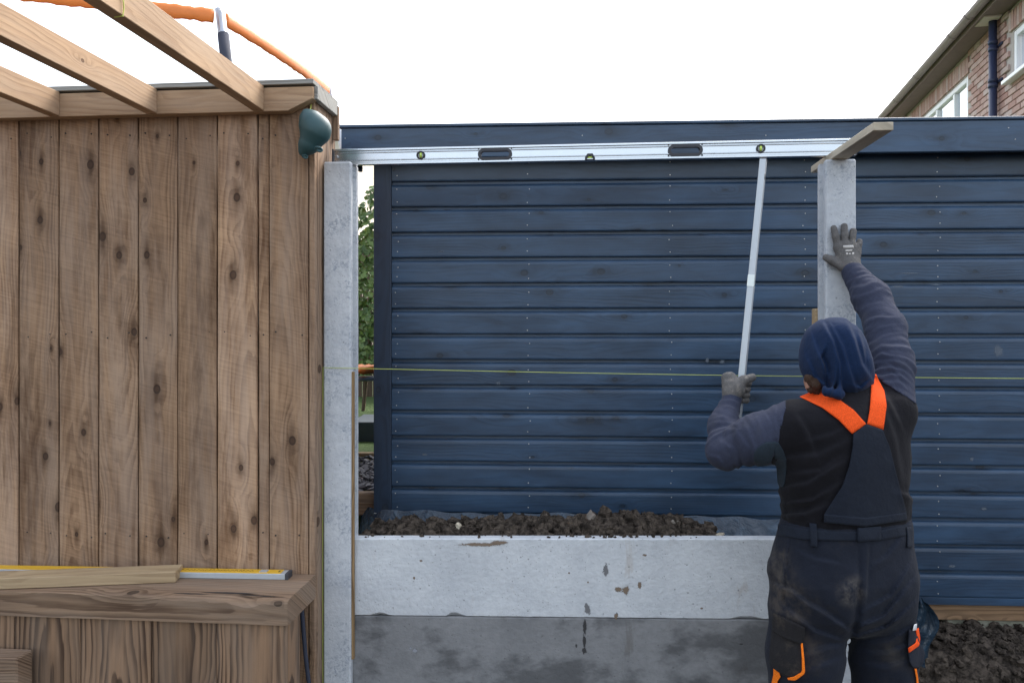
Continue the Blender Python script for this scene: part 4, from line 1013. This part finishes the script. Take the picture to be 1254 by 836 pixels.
TORSO = [(720, 965, 1106, .11), (690, 962, 1108, .12), (640, 957, 1114, .135), (600, 954, 1116, .14), (560, 952, 1115, .145), (530, 953, 1113, .142), (510, 958, 1110, .132), (497, 968, 1104, .118), (487, 986, 1094, .10), (478, 1000, 1076, .08), (468, 1008, 1066, .065), (440, 1008, 1062, .06)]
SEAT = [(772, 975, 1090, .07), (762, 955, 1112, .115), (740, 945, 1119, .155), (700, 942, 1120, .165), (665, 948, 1118, .152), (640, 953, 1117, .145), (633, 955, 1116, .143)]
LA = [(atD(972, 518, 2.47), .074), (atD(926, 538, 2.50), .074), (atD(888, 552, 2.545), .054), (atD(886, 522, 2.62), .045), (atD(896, 489, 2.69), .034)]
RA = [(atD(1088, 498, 2.54), .080), (atD(1091, 445, 2.60), .066), (atD(1084, 402, 2.68), .060), (atD(1067, 364, 2.77), .057), (atD(1045, 334, 2.855), .040)]
def arm_L(P): return chain_d(P, LA, .03)
def arm_R(P): return chain_d(P, RA, .03)
def upper(P, grow=0.0):
    d = smin(prof_d(P, TORSO), arm_L(P), .05); d = smin(d, arm_R(P), .06)
    return d - grow
def side_line(px, py, p0, p1):       # >0 on the left-hand side of p0->p1 in the view of the back
    dx, dy = p1[0] - p0[0], p1[1] - p0[1]; L = math.hypot(dx, dy); return ((px - p0[0]) * dy - (py - p0[1]) * dx) / L * .0026
def seam_L(P): px, py, D = proj(P); return -side_line(px, py, (951, 545), (968, 478))
def seam_R(P): px, py, D = proj(P); return -side_line(px, py, (1064, 455), (1114, 489))
SH_F = [(.006, 5, 0, [(952, 598), (990, 590), (1038, 560)]), (.006, 5, 0, [(953, 616), (995, 611), (1028, 590)]), (.006, 4, 0, [(956, 630), (985, 628), (1012, 618)]), (.004, 4, 1, [(958, 622), (990, 620), (1015, 606)]),
        (.004, 6, 0, [(975, 505), (990, 530), (1000, 560)]), (.004, 7, 0, [(960, 560), (1000, 556), (1045, 535)]), (.004, 5, 0, [(965, 580), (1005, 575), (1035, 555)]), (.004, 6, 0, [(1085, 500), (1098, 540), (1106, 590)]),
        (.004, 5, 0, [(1070, 470), (1090, 490), (1104, 520)]), (.006, 5, 0, [(1100, 600), (1112, 605), (1121, 612)]), (.003, 5, 0, [(985, 540), (1020, 530), (1045, 515)])]
def shirt_disp(P):
    px, py, D = proj(P); return 1.2 * folds(px, py, SH_F) + .0022 * n3(P, 34) + .0012 * n3(P, 80) * (zt(600) > P[:, 2])
lo, hi = bounds([atD(940, 470, 2.3), atD(1125, 720, 2.8), atD(1125, 450, 2.5)], .03)
soft('shirt', lambda P: np.maximum(upper(P), np.maximum(-seam_L(P) - .006, -seam_R(P) - .006)), lo, hi, .0048, 'shirt', person, shirt_disp, 0, BASE, True)
LA_F = [(.005, 3, 0, [(947, 488), (952, 498), (951, 513)]), (.006, 3.5, 0, [(934, 498), (941, 511), (947, 529)]), (.006, 4, 0, [(924, 504), (931, 519), (940, 538)]), (.006, 4, 0, [(902, 524), (917, 544), (919, 566)]), (.006, 4, 0, [(884, 534), (897, 546), (899, 570)]), (.007, 4, 1, [(906, 520), (886, 532), (870, 545)]), (.005, 3, 0, [(880, 492), (895, 489), (909, 494)]), (.005, 3.5, 0, [(871, 512), (886, 509), (906, 518)]),
        (.005, 3, 0, [(868, 530), (886, 520), (904, 522)]), (.005, 4, 0, [(910, 512), (920, 530), (930, 552)]), (.004, 3.5, 0, [(866, 552), (880, 556), (890, 572)]), (.004, 3, 0, [(876, 501), (892, 498), (908, 505)])]
RA_F = [(.006, 3.2, 0, [(1060, 447), (1082, 432), (1110, 443)]), (.006, 3.2, 0, [(1062, 458), (1088, 446), (1112, 463)]), (.006, 3.2, 0, [(1060, 437), (1080, 421), (1107, 426)]), (.006, 3.4, 0, [(1058, 425), (1080, 410), (1106, 408)]), (.005, 3.4, 0, [(1056, 412), (1078, 399), (1103, 394)]), (.005, 3.2, 0, [(1046, 381), (1068, 372), (1094, 366)]), (.005, 3, 0, [(1050, 393), (1072, 388), (1100, 383)]), (.005, 3, 0, [(1038, 357), (1058, 350), (1080, 344)]), (.004, 2.6, 0, [(1032, 346), (1050, 341), (1068, 337)]), (.004, 3, 0, [(1042, 369), (1060, 360), (1086, 354)]), (.005, 3, 0, [(1070, 466), (1092, 458), (1113, 474)])]
def sleeve_disp(pts, seed, el, sh, lines):
    def f(P):
        s = chain_s(P, pts); q = n3(P, 16) * 1.3 + n3(P + seed, 30) * .5
        tot = .3
        amp = (.0008 + .0016 * np.exp(-((s - el) / .07) ** 2) + .0016 * np.exp(-((s - sh) / .06) ** 2)) * np.clip(.5 + n3(P + 3 * seed, 24), 0, 1.6)
        w = np.sin(s * 2 * math.pi / .030 + q * 4.2)
        px, py, D = proj(P)
        return amp * w + .55 * folds(px + 3 * n3(P, 30), py + 4 * n3(P + 5, 26), lines) + .0022 * n3(P, 38) + .0008 * n3(P, 95)
    return f
lo, hi = bounds([p for p, r in LA], .11)
soft('sleeve', lambda P: np.maximum(upper(P, .0015), np.maximum(seam_L(P), (chain_s(P, LA) - .425) * 0 - (P[:, 2] * 0 + 1))), lo, hi, .0044, 'sleeve', person, sleeve_disp(LA, 1.0, .23, .10, LA_F), 0, BASE, True)
lo, hi = bounds([p for p, r in RA], .10)
soft('sleeve', lambda P: np.maximum(upper(P, .0015), seam_R(P)), lo, hi, .0044, 'sleeve', person, sleeve_disp(RA, 7.0, .26, .10, RA_F), 0, BASE, True)
# trousers
def lp(px, py, D): return tuple(A3(atD(px, py, D)) - BASE)
M['trousers'] = cloth('charcoal_canvas_worn', (.0115, .0145, .0235), (.05, .044, .038), .45, dirtscale=4.2,
    spots=((lp(1040, 722, 2.36), .065, (.17, .15, .13)), (lp(957, 735, 2.42), .13, (.09, .075, .062)), (lp(948, 690, 2.45), .09, (.08, .07, .06)), (lp(985, 800, 2.38), .10, (.06, .05, .042)), (lp(1100, 800, 2.42), .07, (.05, .045, .04))))
LL = [(atD(990, 752, 2.49), .118), (atD(986, 800, 2.485), .113), (atD(985, 845, 2.48), .101), (atD(984, 890, 2.48), .095), (atD(984, 1020, 2.52), .088)]
RL = [(atD(1077, 752, 2.53), .106), (atD(1081, 800, 2.53), .099), (atD(1084, 845, 2.53), .094), (atD(1088, 890, 2.53), .092), (atD(1086, 1020, 2.57), .088)]
AX = (RV, FV, ZV)
def lower(P):
    d = prof_d(P, SEAT)
    d = smin(d, ell_d(P, A3(atD(1005, 716, 2.455)), (AX, np.array([.105, .095, .12]))), .05)
    d = smin(d, ell_d(P, A3(atD(1078, 718, 2.485)), (AX, np.array([.098, .095, .12]))), .05)
    legs = smin(chain_d(P, LL, .03), chain_d(P, RL, .03), .008); d = smin(d, legs, .03)
    return np.maximum(d, .07 - P[:, 2])
TR_F = [(.004, 2.5, 1, [(1051, 662), (1053, 700), (1052, 735)]), (.011, 4.5, 1, [(1052, 715), (1050, 752), (1044, 778), (1038, 800)]), (.003, 3, 0, [(1064, 662), (1061, 735)]), (.003, 2.5, 0, [(966, 655), (962, 700), (957, 748)]),
        (.007, 5, 0, [(1048, 768), (1082, 752), (1116, 712)]), (.006, 4, 0, [(1050, 777), (1086, 766), (1118, 738)]), (.006, 5, 0, [(1052, 787), (1088, 782), (1120, 764)]), (.005, 4, 0, [(1052, 797), (1085, 798), (1118, 786)]), (.005, 5, 0, [(1056, 812), (1085, 815), (1115, 806)]), (.005, 4, 0, [(1060, 745), (1090, 728), (1114, 690)]),
        (.007, 5, 0, [(985, 735), (1012, 750), (1042, 772)]), (.005, 4, 0, [(965, 745), (1000, 772), (1034, 784)]), (.005, 5, 0, [(990, 800), (1010, 792), (1034, 788)]), (.004, 5, 0, [(985, 822), (1008, 812), (1028, 806)]), (.006, 6, 2, [(943, 680), (944, 705)]), (.005, 4, 0, [(950, 715), (970, 722), (995, 742)]),
        (.004, 5, 0, [(1070, 690), (1085, 680), (1105, 655)]), (.003, 4, 0, [(975, 672), (1000, 684), (1030, 690)])]
def tr_disp(P):
    px, py, D = proj(P); return 1.5 * folds(px, py, TR_F) + .0024 * n3(P, 26) + .0014 * n3(P, 60)
lo, hi = bounds([atD(940, 635, 2.3), atD(1125, 635, 2.75), atD(940, 1050, 2.3), atD(1125, 1050, 2.75)], .03)
soft('trousers', lower, lo, hi, .005, 'trousers', person, tr_disp, 0, BASE, True)

# hood
hc = atD(1021, 432, 2.53)
HF = [(.007, 4, 0, [(1007, 392), (1021, 417), (1030, 447), (1031, 484)]), (.007, 4, 0, [(997, 416), (1010, 447), (1012, 478)]), (.007, 4.5, 0, [(1037, 389), (1048, 417), (1056, 445), (1067, 462)]), (.006, 3.5, 0, [(1012, 424), (1006, 438), (1016, 462)]),
      (.005, 3.5, 0, [(1020, 400), (1034, 425), (1042, 455), (1050, 480)]), (.005, 3, 0, [(1025, 440), (1024, 465), (1018, 484)]), (.004, 4, 0, [(990, 440), (1000, 462), (1018, 476)]), (.004, 3, 0, [(1045, 470), (1054, 474), (1063, 466)]), (.004, 4, 0, [(1052, 405), (1058, 425), (1060, 440)])]
def hoodf(P):
    d = ell_d(P, A3(atD(1021.5, 430, 2.53)), (AX, np.array([.098, .116, .110])))
    d = smin(d, ell_d(P, A3(atD(1025, 452, 2.515)), (AX, np.array([.095, .110, .082]))), .05)
    d = smin(d, cap_d(P, atD(1032, 460, 2.48), atD(1049, 463, 2.51), .056, .046), .04)
    d = smin(d, cap_d(P, atD(1012, 480, 2.40), atD(1028, 482, 2.41), .012, .018), .03)
    return d
def hood_disp(P):
    px, py, D = proj(P); return 1.45 * folds(px, py, HF) + .0016 * n3(P, 40)
lo, hi = bounds([atD(980, 385, 2.4), atD(1068, 492, 2.66)], .04)
soft('hood', hoodf, lo, hi, .0036, 'hood', person, hood_disp, 0, BASE)

# body under the clothes: one continuous skin with head, face and neck
fA = math.radians(32) + YAW; HFV = np.array([-math.sin(fA), math.cos(fA), 0]); HRV = np.array([math.cos(fA), math.sin(fA), 0]); HAX = (HRV, HFV, ZV)
hcn = A3(atD(1020, 440, 2.53))
def bodyf(P):
    d = prof_d(P, [(r[0], r[1] + 6, r[2] - 6, r[3] - .02) for r in TORSO])
    d = smin(d, prof_d(P, [(r[0], r[1] + 9, r[2] - 9, r[3] - .03) for r in SEAT]), .03)
    d = smin(d, chain_d(P, [(p, r - .022 if r > .05 else r - .008) for p, r in LA], .02), .03); d = smin(d, chain_d(P, [(p, r - .022 if r > .05 else r - .008) for p, r in RA], .02), .03)
    d = smin(d, chain_d(P, [(p, r - .035) for p, r in LL], .02), .03); d = smin(d, chain_d(P, [(p, r - .035) for p, r in RL], .02), .03)
    d = smin(d, ell_d(P, hcn, (HAX, np.array([.074, .095, .105]))), .03)
    jaw = hcn + HFV * .045 - ZV * .075; d = smin(d, ell_d(P, jaw, (HAX, np.array([.052, .055, .045]))), .03)
    nose = hcn + HFV * .096 - ZV * .015; d = smin(d, cap_d(P, nose + ZV * .03 - HFV * .01, nose - ZV * .012 + HFV * .012, .009, .014), .012)
    for s in (-1, 1):
        eye = hcn + HFV * .094 + HRV * s * .032 + ZV * .008; d = np.maximum(d, .012 - np.linalg.norm(P - eye, axis=1)); d = smin(d, np.linalg.norm(P - (eye - HFV * .012), axis=1) - .013, .003)
        ear = hcn + HRV * s * .076 - ZV * .012; d = smin(d, ell_d(P, ear, (HAX, np.array([.009, .018, .031]))), .006)
    mouth = hcn + HFV * .10 - ZV * .062; d = d + .004 * np.exp(-((P - mouth) @ ZV / .004) ** 2) * np.exp(-np.linalg.norm(P - mouth, axis=1) / .03)
    return d
lo, hi = bounds([p for p, r in LA + RA + LL + RL], .12)
soft('body', bodyf, lo, hi, .010, 'skin', person, None, 1, BASE)
def hairf(P):
    d = cap_d(P, atD(989, 463, 2.48), atD(999, 471, 2.47), .012, .018); d = smin(d, cap_d(P, atD(993, 476, 2.49), atD(1000, 478, 2.48), .010, .012), .01)
    return d
def hair_disp(P): return .0045 * n3(P, 170) + .0025 * n3(P, 330)
soft('beard', hairf, *bounds([atD(982, 455, 2.44), atD(1008, 486, 2.56)], .02), .0024, 'hair', person, hair_disp, 0, BASE, band=.02)
soft('hair', lambda P: cap_d(P, atD(1062, 438, 2.545), atD(1064, 447, 2.545), .012, .013), *bounds([atD(1050, 432, 2.5), atD(1072, 462, 2.6)], .02), .0024, 'hair', person, hair_disp, 0, BASE, band=.02)
soft('cheek', lambda P: cap_d(P, atD(988.5, 459, 2.52), atD(991, 474, 2.51), .008, .012), *bounds([atD(980, 450, 2.48), atD(1000, 482, 2.56)], .02), .003, 'skin', person, None, 1, BASE)

# gloves
GYF = PY - .0125
def gp_(px, py, y=GYF): return at(px, py, y)
FG = [[(1026.5, 303, -.010), (1023.5, 290, -.008), (1021, 279.5, .0)], [(1034.5, 301, -.012), (1034, 288, -.010), (1034, 277, .0)], [(1042.5, 302, -.010), (1044, 291, -.008), (1045, 283, .0)], [(1049, 307, -.006), (1051.5, 300, -.006), (1052.5, 296, .0)]]
def glove_r(P):
    d = None; wr = gp_(1044, 331, PY - .055)
    for k, f in enumerate(FG):
        rr_ = [.0135, .0138, .0132, .0122][k]
        pts = [(gp_(px, py, GYF + dy), rr_ - .0008 * i) for i, (px, py, dy) in enumerate(f)]
        e = chain_d(P, pts, .004); d = e if d is None else np.minimum(d, e)
        p_ = cap_d(P, pts[0][0], gp_(1041 + (k - 1.5) * 2.5, 326, PY - .036), .0165, .024); pal = p_ if k == 0 else smin(pal, p_, .012)
    pal = smin(pal, cap_d(P, gp_(1042, 325, PY - .04), atD(1047, 340, 2.84), .028, .033), .02)
    d = smin(d, pal, .010)
    th = chain_d(P, [(gp_(1030, 325, PY - .036), .018), (gp_(1019, 319, PY - .024), .0155), (gp_(1011.5, 315.5, PY - .016), .0135)], .008)
    return smin(d, th, .012)
lo, hi = bounds([gp_(1004, 268), gp_(1062, 345, PY - .12)], .02)
def glove_disp(P): return .0010 * n3(P, 120) + .0006 * n3(P, 260)
soft('glove', glove_r, lo, hi, .0024, 'glove', person, glove_disp, 1, BASE, True, band=.01)
def lc(py): return 935 - (py - 195) * .0992
def glove_l(P):
    pal = cap_d(P, atD(895, 492, 2.685), atD(897, 476, 2.695), .031, .026)
    d = None
    for k, y in enumerate((468, 475.5, 482.5, 489)):
        r0 = .0125 - .0006 * k; c = lc(y)
        kn = atD(889.5 + k * .9, y - 6 + k * .5, 2.715)
        pal = smin(pal, cap_d(P, kn, atD(896, 482, 2.69), .016, .022), .015)
        e = chain_d(P, [(kn, .0145), (atD(c - 6, y - 1, 2.788), r0), (atD(c + 6.5, y, 2.782), r0), (atD(c + 8.2, y + 1, 2.748), r0 - .0006), (atD(c + 4, y + 1.5, 2.720), r0 - .0015)], .005)
        d = e if d is None else np.minimum(d, e)
    pal = smin(pal, cap_d(P, atD(896, 461, 2.705), atD(905, 477, 2.678), .015, .022), .015)
    th = chain_d(P, [(atD(903, 474, 2.676), .020), (atD(911, 465.5, 2.678), .0158), (atD(921, 462, 2.690), .0138)], .008)
    return smin(smin(d, pal, .008), th, .010)
lo, hi = bounds([atD(878, 448, 2.64), atD(932, 506, 2.82)], .02)
soft('glove', glove_l, lo, hi, .0024, 'glove', person, glove_disp, 1, BASE, True, band=.01)
# boots
for L_ in (LL, RL):
    ank = A3(L_[-1][0]); 
    def bootf(P, ank=ank):
        g = ank * np.array([1, 1, 0])
        d = cap_d(P, ank + ZV * .05, ank - ZV * .03, .062, .058); d = smin(d, cap_d(P, g + ZV * .055 - FV * .03, g + ZV * .05 + FV * .16, .055, .046), .03)
        return np.maximum(d, -P[:, 2] + .001)
    soft('boot', bootf, *bounds([ank + ZV * .12 - FV * .1, ank - ZV * .12 + FV * .22], .08), .007, 'boot', person, None, 1, BASE)

# ------------------------------------------------------------------ pieces sewn on: laid over the figure's surface
vv = []; qq = []; o_ = 0
for v, q in BVSRC: vv.append(v); qq.append(q + o_); o_ += len(v)
vv = np.concatenate(vv); qq = np.concatenate(qq)
BVH = BVHTree.FromPolygons([tuple(x) for x in vv], [tuple(int(k) for k in x) for x in qq])
CO = Vector((0, 0, CAMZ))
def resample(pl, n):
    d = [0]
    for a, b in zip(pl, pl[1:]): d.append(d[-1] + math.hypot(b[0] - a[0], b[1] - a[1]))
    t = np.linspace(0, d[-1], n); return np.stack([np.interp(t, d, [p[0] for p in pl]), np.interp(t, d, [p[1] for p in pl])], 1)
def drape(name, rows, mat, parent, off=.006, n=None, m=None, edge=.012, fall=2.5, smooth=2, ripple=0.0):
    cols = max(len(r) for r in rows); m = m or 14; R_ = np.array([resample(r, m) for r in rows]); n = n or max(6, len(rows) * 4)
    t = np.linspace(0, 1, len(rows)); tt = np.linspace(0, 1, n)
    G = np.stack([np.stack([np.interp(tt, t, R_[:, j, c]) for c in range(2)], 1) for j in range(m)], 1)      # n,m,2
    Dp = np.full((n, m), np.nan); dirs = {}
    for i in range(n):
        for j in range(m):
            d = (atD(G[i, j, 0], G[i, j, 1], 1.0) - CO); L = d.length; h = BVH.ray_cast(CO, d.normalized(), 4.0); dirs[i, j] = (d, L)
            if h[0] is not None and h[3] < 4.0: Dp[i, j] = h[3] / L
    med = np.nanmedian(Dp) if np.isfinite(Dp).any() else fall
    Dp[np.abs(Dp - med) > .16] = np.nan
    for _ in range(40):
        bad = np.isnan(Dp)
        if not bad.any(): break
        Q = np.pad(Dp, 1, constant_values=np.nan); st = np.stack([Q[:-2, 1:-1], Q[2:, 1:-1], Q[1:-1, :-2], Q[1:-1, 2:]])
        c = np.isfinite(st).sum(0); s = np.nansum(st, 0); f = bad & (c > 0); Dp[f] = s[f] / c[f] + .004
        if not np.isfinite(Dp).any(): Dp[:] = fall
    for _ in range(smooth):
        Q = np.pad(Dp, 1, mode='edge'); av = (Q[:-2, 1:-1] + Q[2:, 1:-1] + Q[1:-1, :-2] + Q[1:-1, 2:]) / 4; Dp = np.minimum(Dp + .002, av * .6 + Dp * .4)
    bm = bmesh.new(); g = []
    for i in range(n):
        row = []
        for j in range(m):
            d, L = dirs[i, j]; rp = ripple * math.sin(j * .9 + i * .3) if ripple else 0
            row.append(bm.verts.new(CO + d * (Dp[i, j] - off - rp) - Vector(BASE)))
        g.append(row)
    for i in range(n - 1):
        for j in range(m - 1): bm.faces.new((g[i][j], g[i + 1][j], g[i + 1][j + 1], g[i][j + 1]))
    loop = [(0, j) for j in range(m)] + [(i, m - 1) for i in range(1, n)] + [(n - 1, j) for j in range(m - 2, -1, -1)] + [(i, 0) for i in range(n - 2, 0, -1)]
    bk = {}
    for i, j in loop: d, L = dirs[i, j]; bk[i, j] = bm.verts.new(CO + d * (Dp[i, j] - off + edge) - Vector(BASE))
    for a, b in zip(loop, loop[1:] + loop[:1]): bm.faces.new((g[a[0]][a[1]], g[b[0]][b[1]], bk[b], bk[a]))
    me = from_bm(bm, name, True)
    return add(name, me, mat, parent)
bib = drape('bib', [[(1045, 531), (1061, 519), (1081, 526)], [(1044, 548), (1064, 546), (1090, 548)], [(1040, 570), (1066, 572), (1096, 572)], [(1032, 594), (1066, 596), (1102, 596)], [(1019, 614), (1064, 616), (1107, 614)], [(1010, 628), (1062, 632), (1110, 626)], [(1009, 639), (1060, 644), (1111, 636)]], 'bib', person, .012, 44, 34, .02, smooth=6)
drape('bib_hem', [[(1009, 629), (1060, 633.5), (1110, 627)], [(1009, 639.5), (1060, 644.5), (1111, 636.5)]], 'bib', bib, .016, 5, 34, .012, smooth=4)
drape('strap', [[(979, 485.5), (1001, 476)], [(1007, 499), (1028, 489)], [(1027, 514), (1046, 502)], [(1043.5, 531), (1061, 519)]], 'orange', person, .008, 26, 10, .012, smooth=3)
drape('strap', [[(1066, 458), (1073, 458)], [(1067, 466), (1077, 467)], [(1066.5, 482), (1083, 478)], [(1065, 502), (1086, 496)], [(1062, 519), (1082, 526)]], 'orange', person, .008, 26, 10, .012, smooth=3)
drape('armpit_panel', [[(949, 541), (953, 541)], [(948, 548), (959, 551)], [(948.5, 560), (963, 562)], [(951, 575), (963, 575)], [(952, 590), (961, 592)], [(954, 596), (959, 596)]], 'panel', person, .004, 16, 8, .012)
drape('sleeve_panel', [[(938, 541), (950, 540)], [(927, 548), (949, 548)], [(923, 556), (947, 558)], [(923, 565), (944, 567)], [(927, 571), (940, 570)]], 'panel', person, .004, 12, 10, .012)
drape('waistband', [[(953, 641), (985, 647), (1035, 651), (1080, 649), (1117, 640)], [(951, 655), (985, 661), (1035, 662), (1080, 661), (1118, 654)]], 'bib', person, .005, 6, 50, .012, smooth=1)
drape('belt_loop', [[(991, 640), (1000, 641)], [(992, 655), (1001, 656)], [(993, 669), (1001, 670)]], 'bib', person, .011, 9, 5, .012)
drape('label_patch', [[(1050, 646), (1079, 644)], [(1050, 663), (1079, 661)]], 'bib', person, .011, 6, 10, .012)
drape('belt_loop', [[(1110, 645), (1116, 645)], [(1111, 658), (1118, 658)], [(1111, 670), (1117, 670)]], 'bib', person, .012, 9, 5, .012)
pk1 = drape('cargo_pocket', [[(946, 756), (985, 770)], [(944, 780), (984, 788)], [(942, 800), (984, 810)], [(943, 815), (984, 826)], [(958, 826), (974, 832)]], 'dusty', person, .014, 16, 14, .025, smooth=4)
drape('pocket_flap', [[(947, 750), (966, 758), (986, 768)], [(945, 762), (964, 774), (985, 780)], [(946, 772), (962, 782), (981, 788)]], 'dusty', pk1, .022, 9, 14, .02, smooth=3)
drape('orange_trim', [[(980.5, 787), (983, 787)], [(982, 806), (985, 806)], [(982, 822), (986, 824)], [(972, 828), (974, 833)], [(964, 829.5), (965, 832)]], 'orange_hv', pk1, .019, 18, 4, .012)
drape('orange_trim', [[(947, 817), (953, 820)], [(947, 826), (956, 828)], [(945, 834), (952, 834)], [(944, 850), (952, 850)]], 'orange_hv', person, .010, 10, 6, .012)
pk2 = drape('tool_pouch', [[(1113, 770), (1122, 772)], [(1112, 785), (1127, 788)], [(1112, 798), (1133, 798)], [(1114, 810), (1131, 812)], [(1118, 817), (1126, 817)]], 'trousers', person, .022, 14, 10, .03, fall=2.45, smooth=3)
drape('orange_loop', [[(1121, 770), (1125, 768)], [(1123, 780), (1127, 781)], [(1121, 787), (1126, 790)], [(1112, 793), (1113, 799)]], 'orange', pk2, .030, 14, 5, .010, fall=2.44)
drape('tag', [[(1119.5, 764), (1123, 763)], [(1117.5, 772), (1122.5, 771)]], 'pvc', pk2, .031, 5, 4, .008, fall=2.44)
drape('orange_trim', [[(1120, 818), (1122.5, 818)], [(1122, 830), (1124.5, 830)], [(1123, 848), (1126, 848)]], 'orange_hv', person, .012, 10, 4, .012)
# worn white print on the back of the right-hand glove (too worn to read)
for r in ([[(1032.5, 300.5), (1045, 300)], [(1032.5, 304), (1046, 303.5)]], [[(1035, 306), (1044, 305.5)], [(1035.5, 308), (1043, 307.5)]], [[(1036, 309.5), (1038.5, 309.5)], [(1036, 312), (1038.5, 312)]], [[(1043.5, 309), (1046, 309)], [(1043.5, 312), (1046, 312)]], [[(1039.5, 310), (1042, 310)], [(1039.5, 311.5), (1042, 311.5)]]):
    drape('print_mark', r, 'gloveprint', person, .0012, 3, 8, .003, smooth=0)

# hand-held level, gripped by the left glove
top = atD(935, 195, 2.80); bot = atD(lc(513), 513, 2.742); axl = (top - bot).normalized(); Ll = (top - bot).length
lv = thing('hand_level', 'pale silver spirit level held upright in the gloved hand', 'spirit level', bot)
vx = Vector((cA, sA, 0)); vx = (vx - axl * vx.dot(axl)).normalized(); vy = axl.cross(vx); rotm = Matrix.Rotation(math.radians(68), 3, axl)
bx_, by_ = rotm @ vx, rotm @ vy; lv.rotation_euler = Matrix((bx_, by_, axl)).transposed().to_euler()
add('body', box((.044, .022, Ll), .0015), 'alu_matte', lv, (0, 0, Ll / 2))
for zz_ in (.002, Ll - .002): add('end_cap', box((.046, .024, .006), .001), 'rubber', lv, (0, 0, zz_))
add('vial_block', box((.026, .0235, .042), .001), 'clear', lv, (-.0105, 0, Ll * .524))
add('vial_surround', box((.03, .0235, .050), .002), 'rubber', lv, (-.008, 0, Ll * .524)) if False else None
for s in (-1, 1): add('vial', tube([(s * .0 - .006, -.0118, Ll * .93), (-.006, .0118, Ll * .93)], .011, 14, 'vial'), 'rubber', lv); break
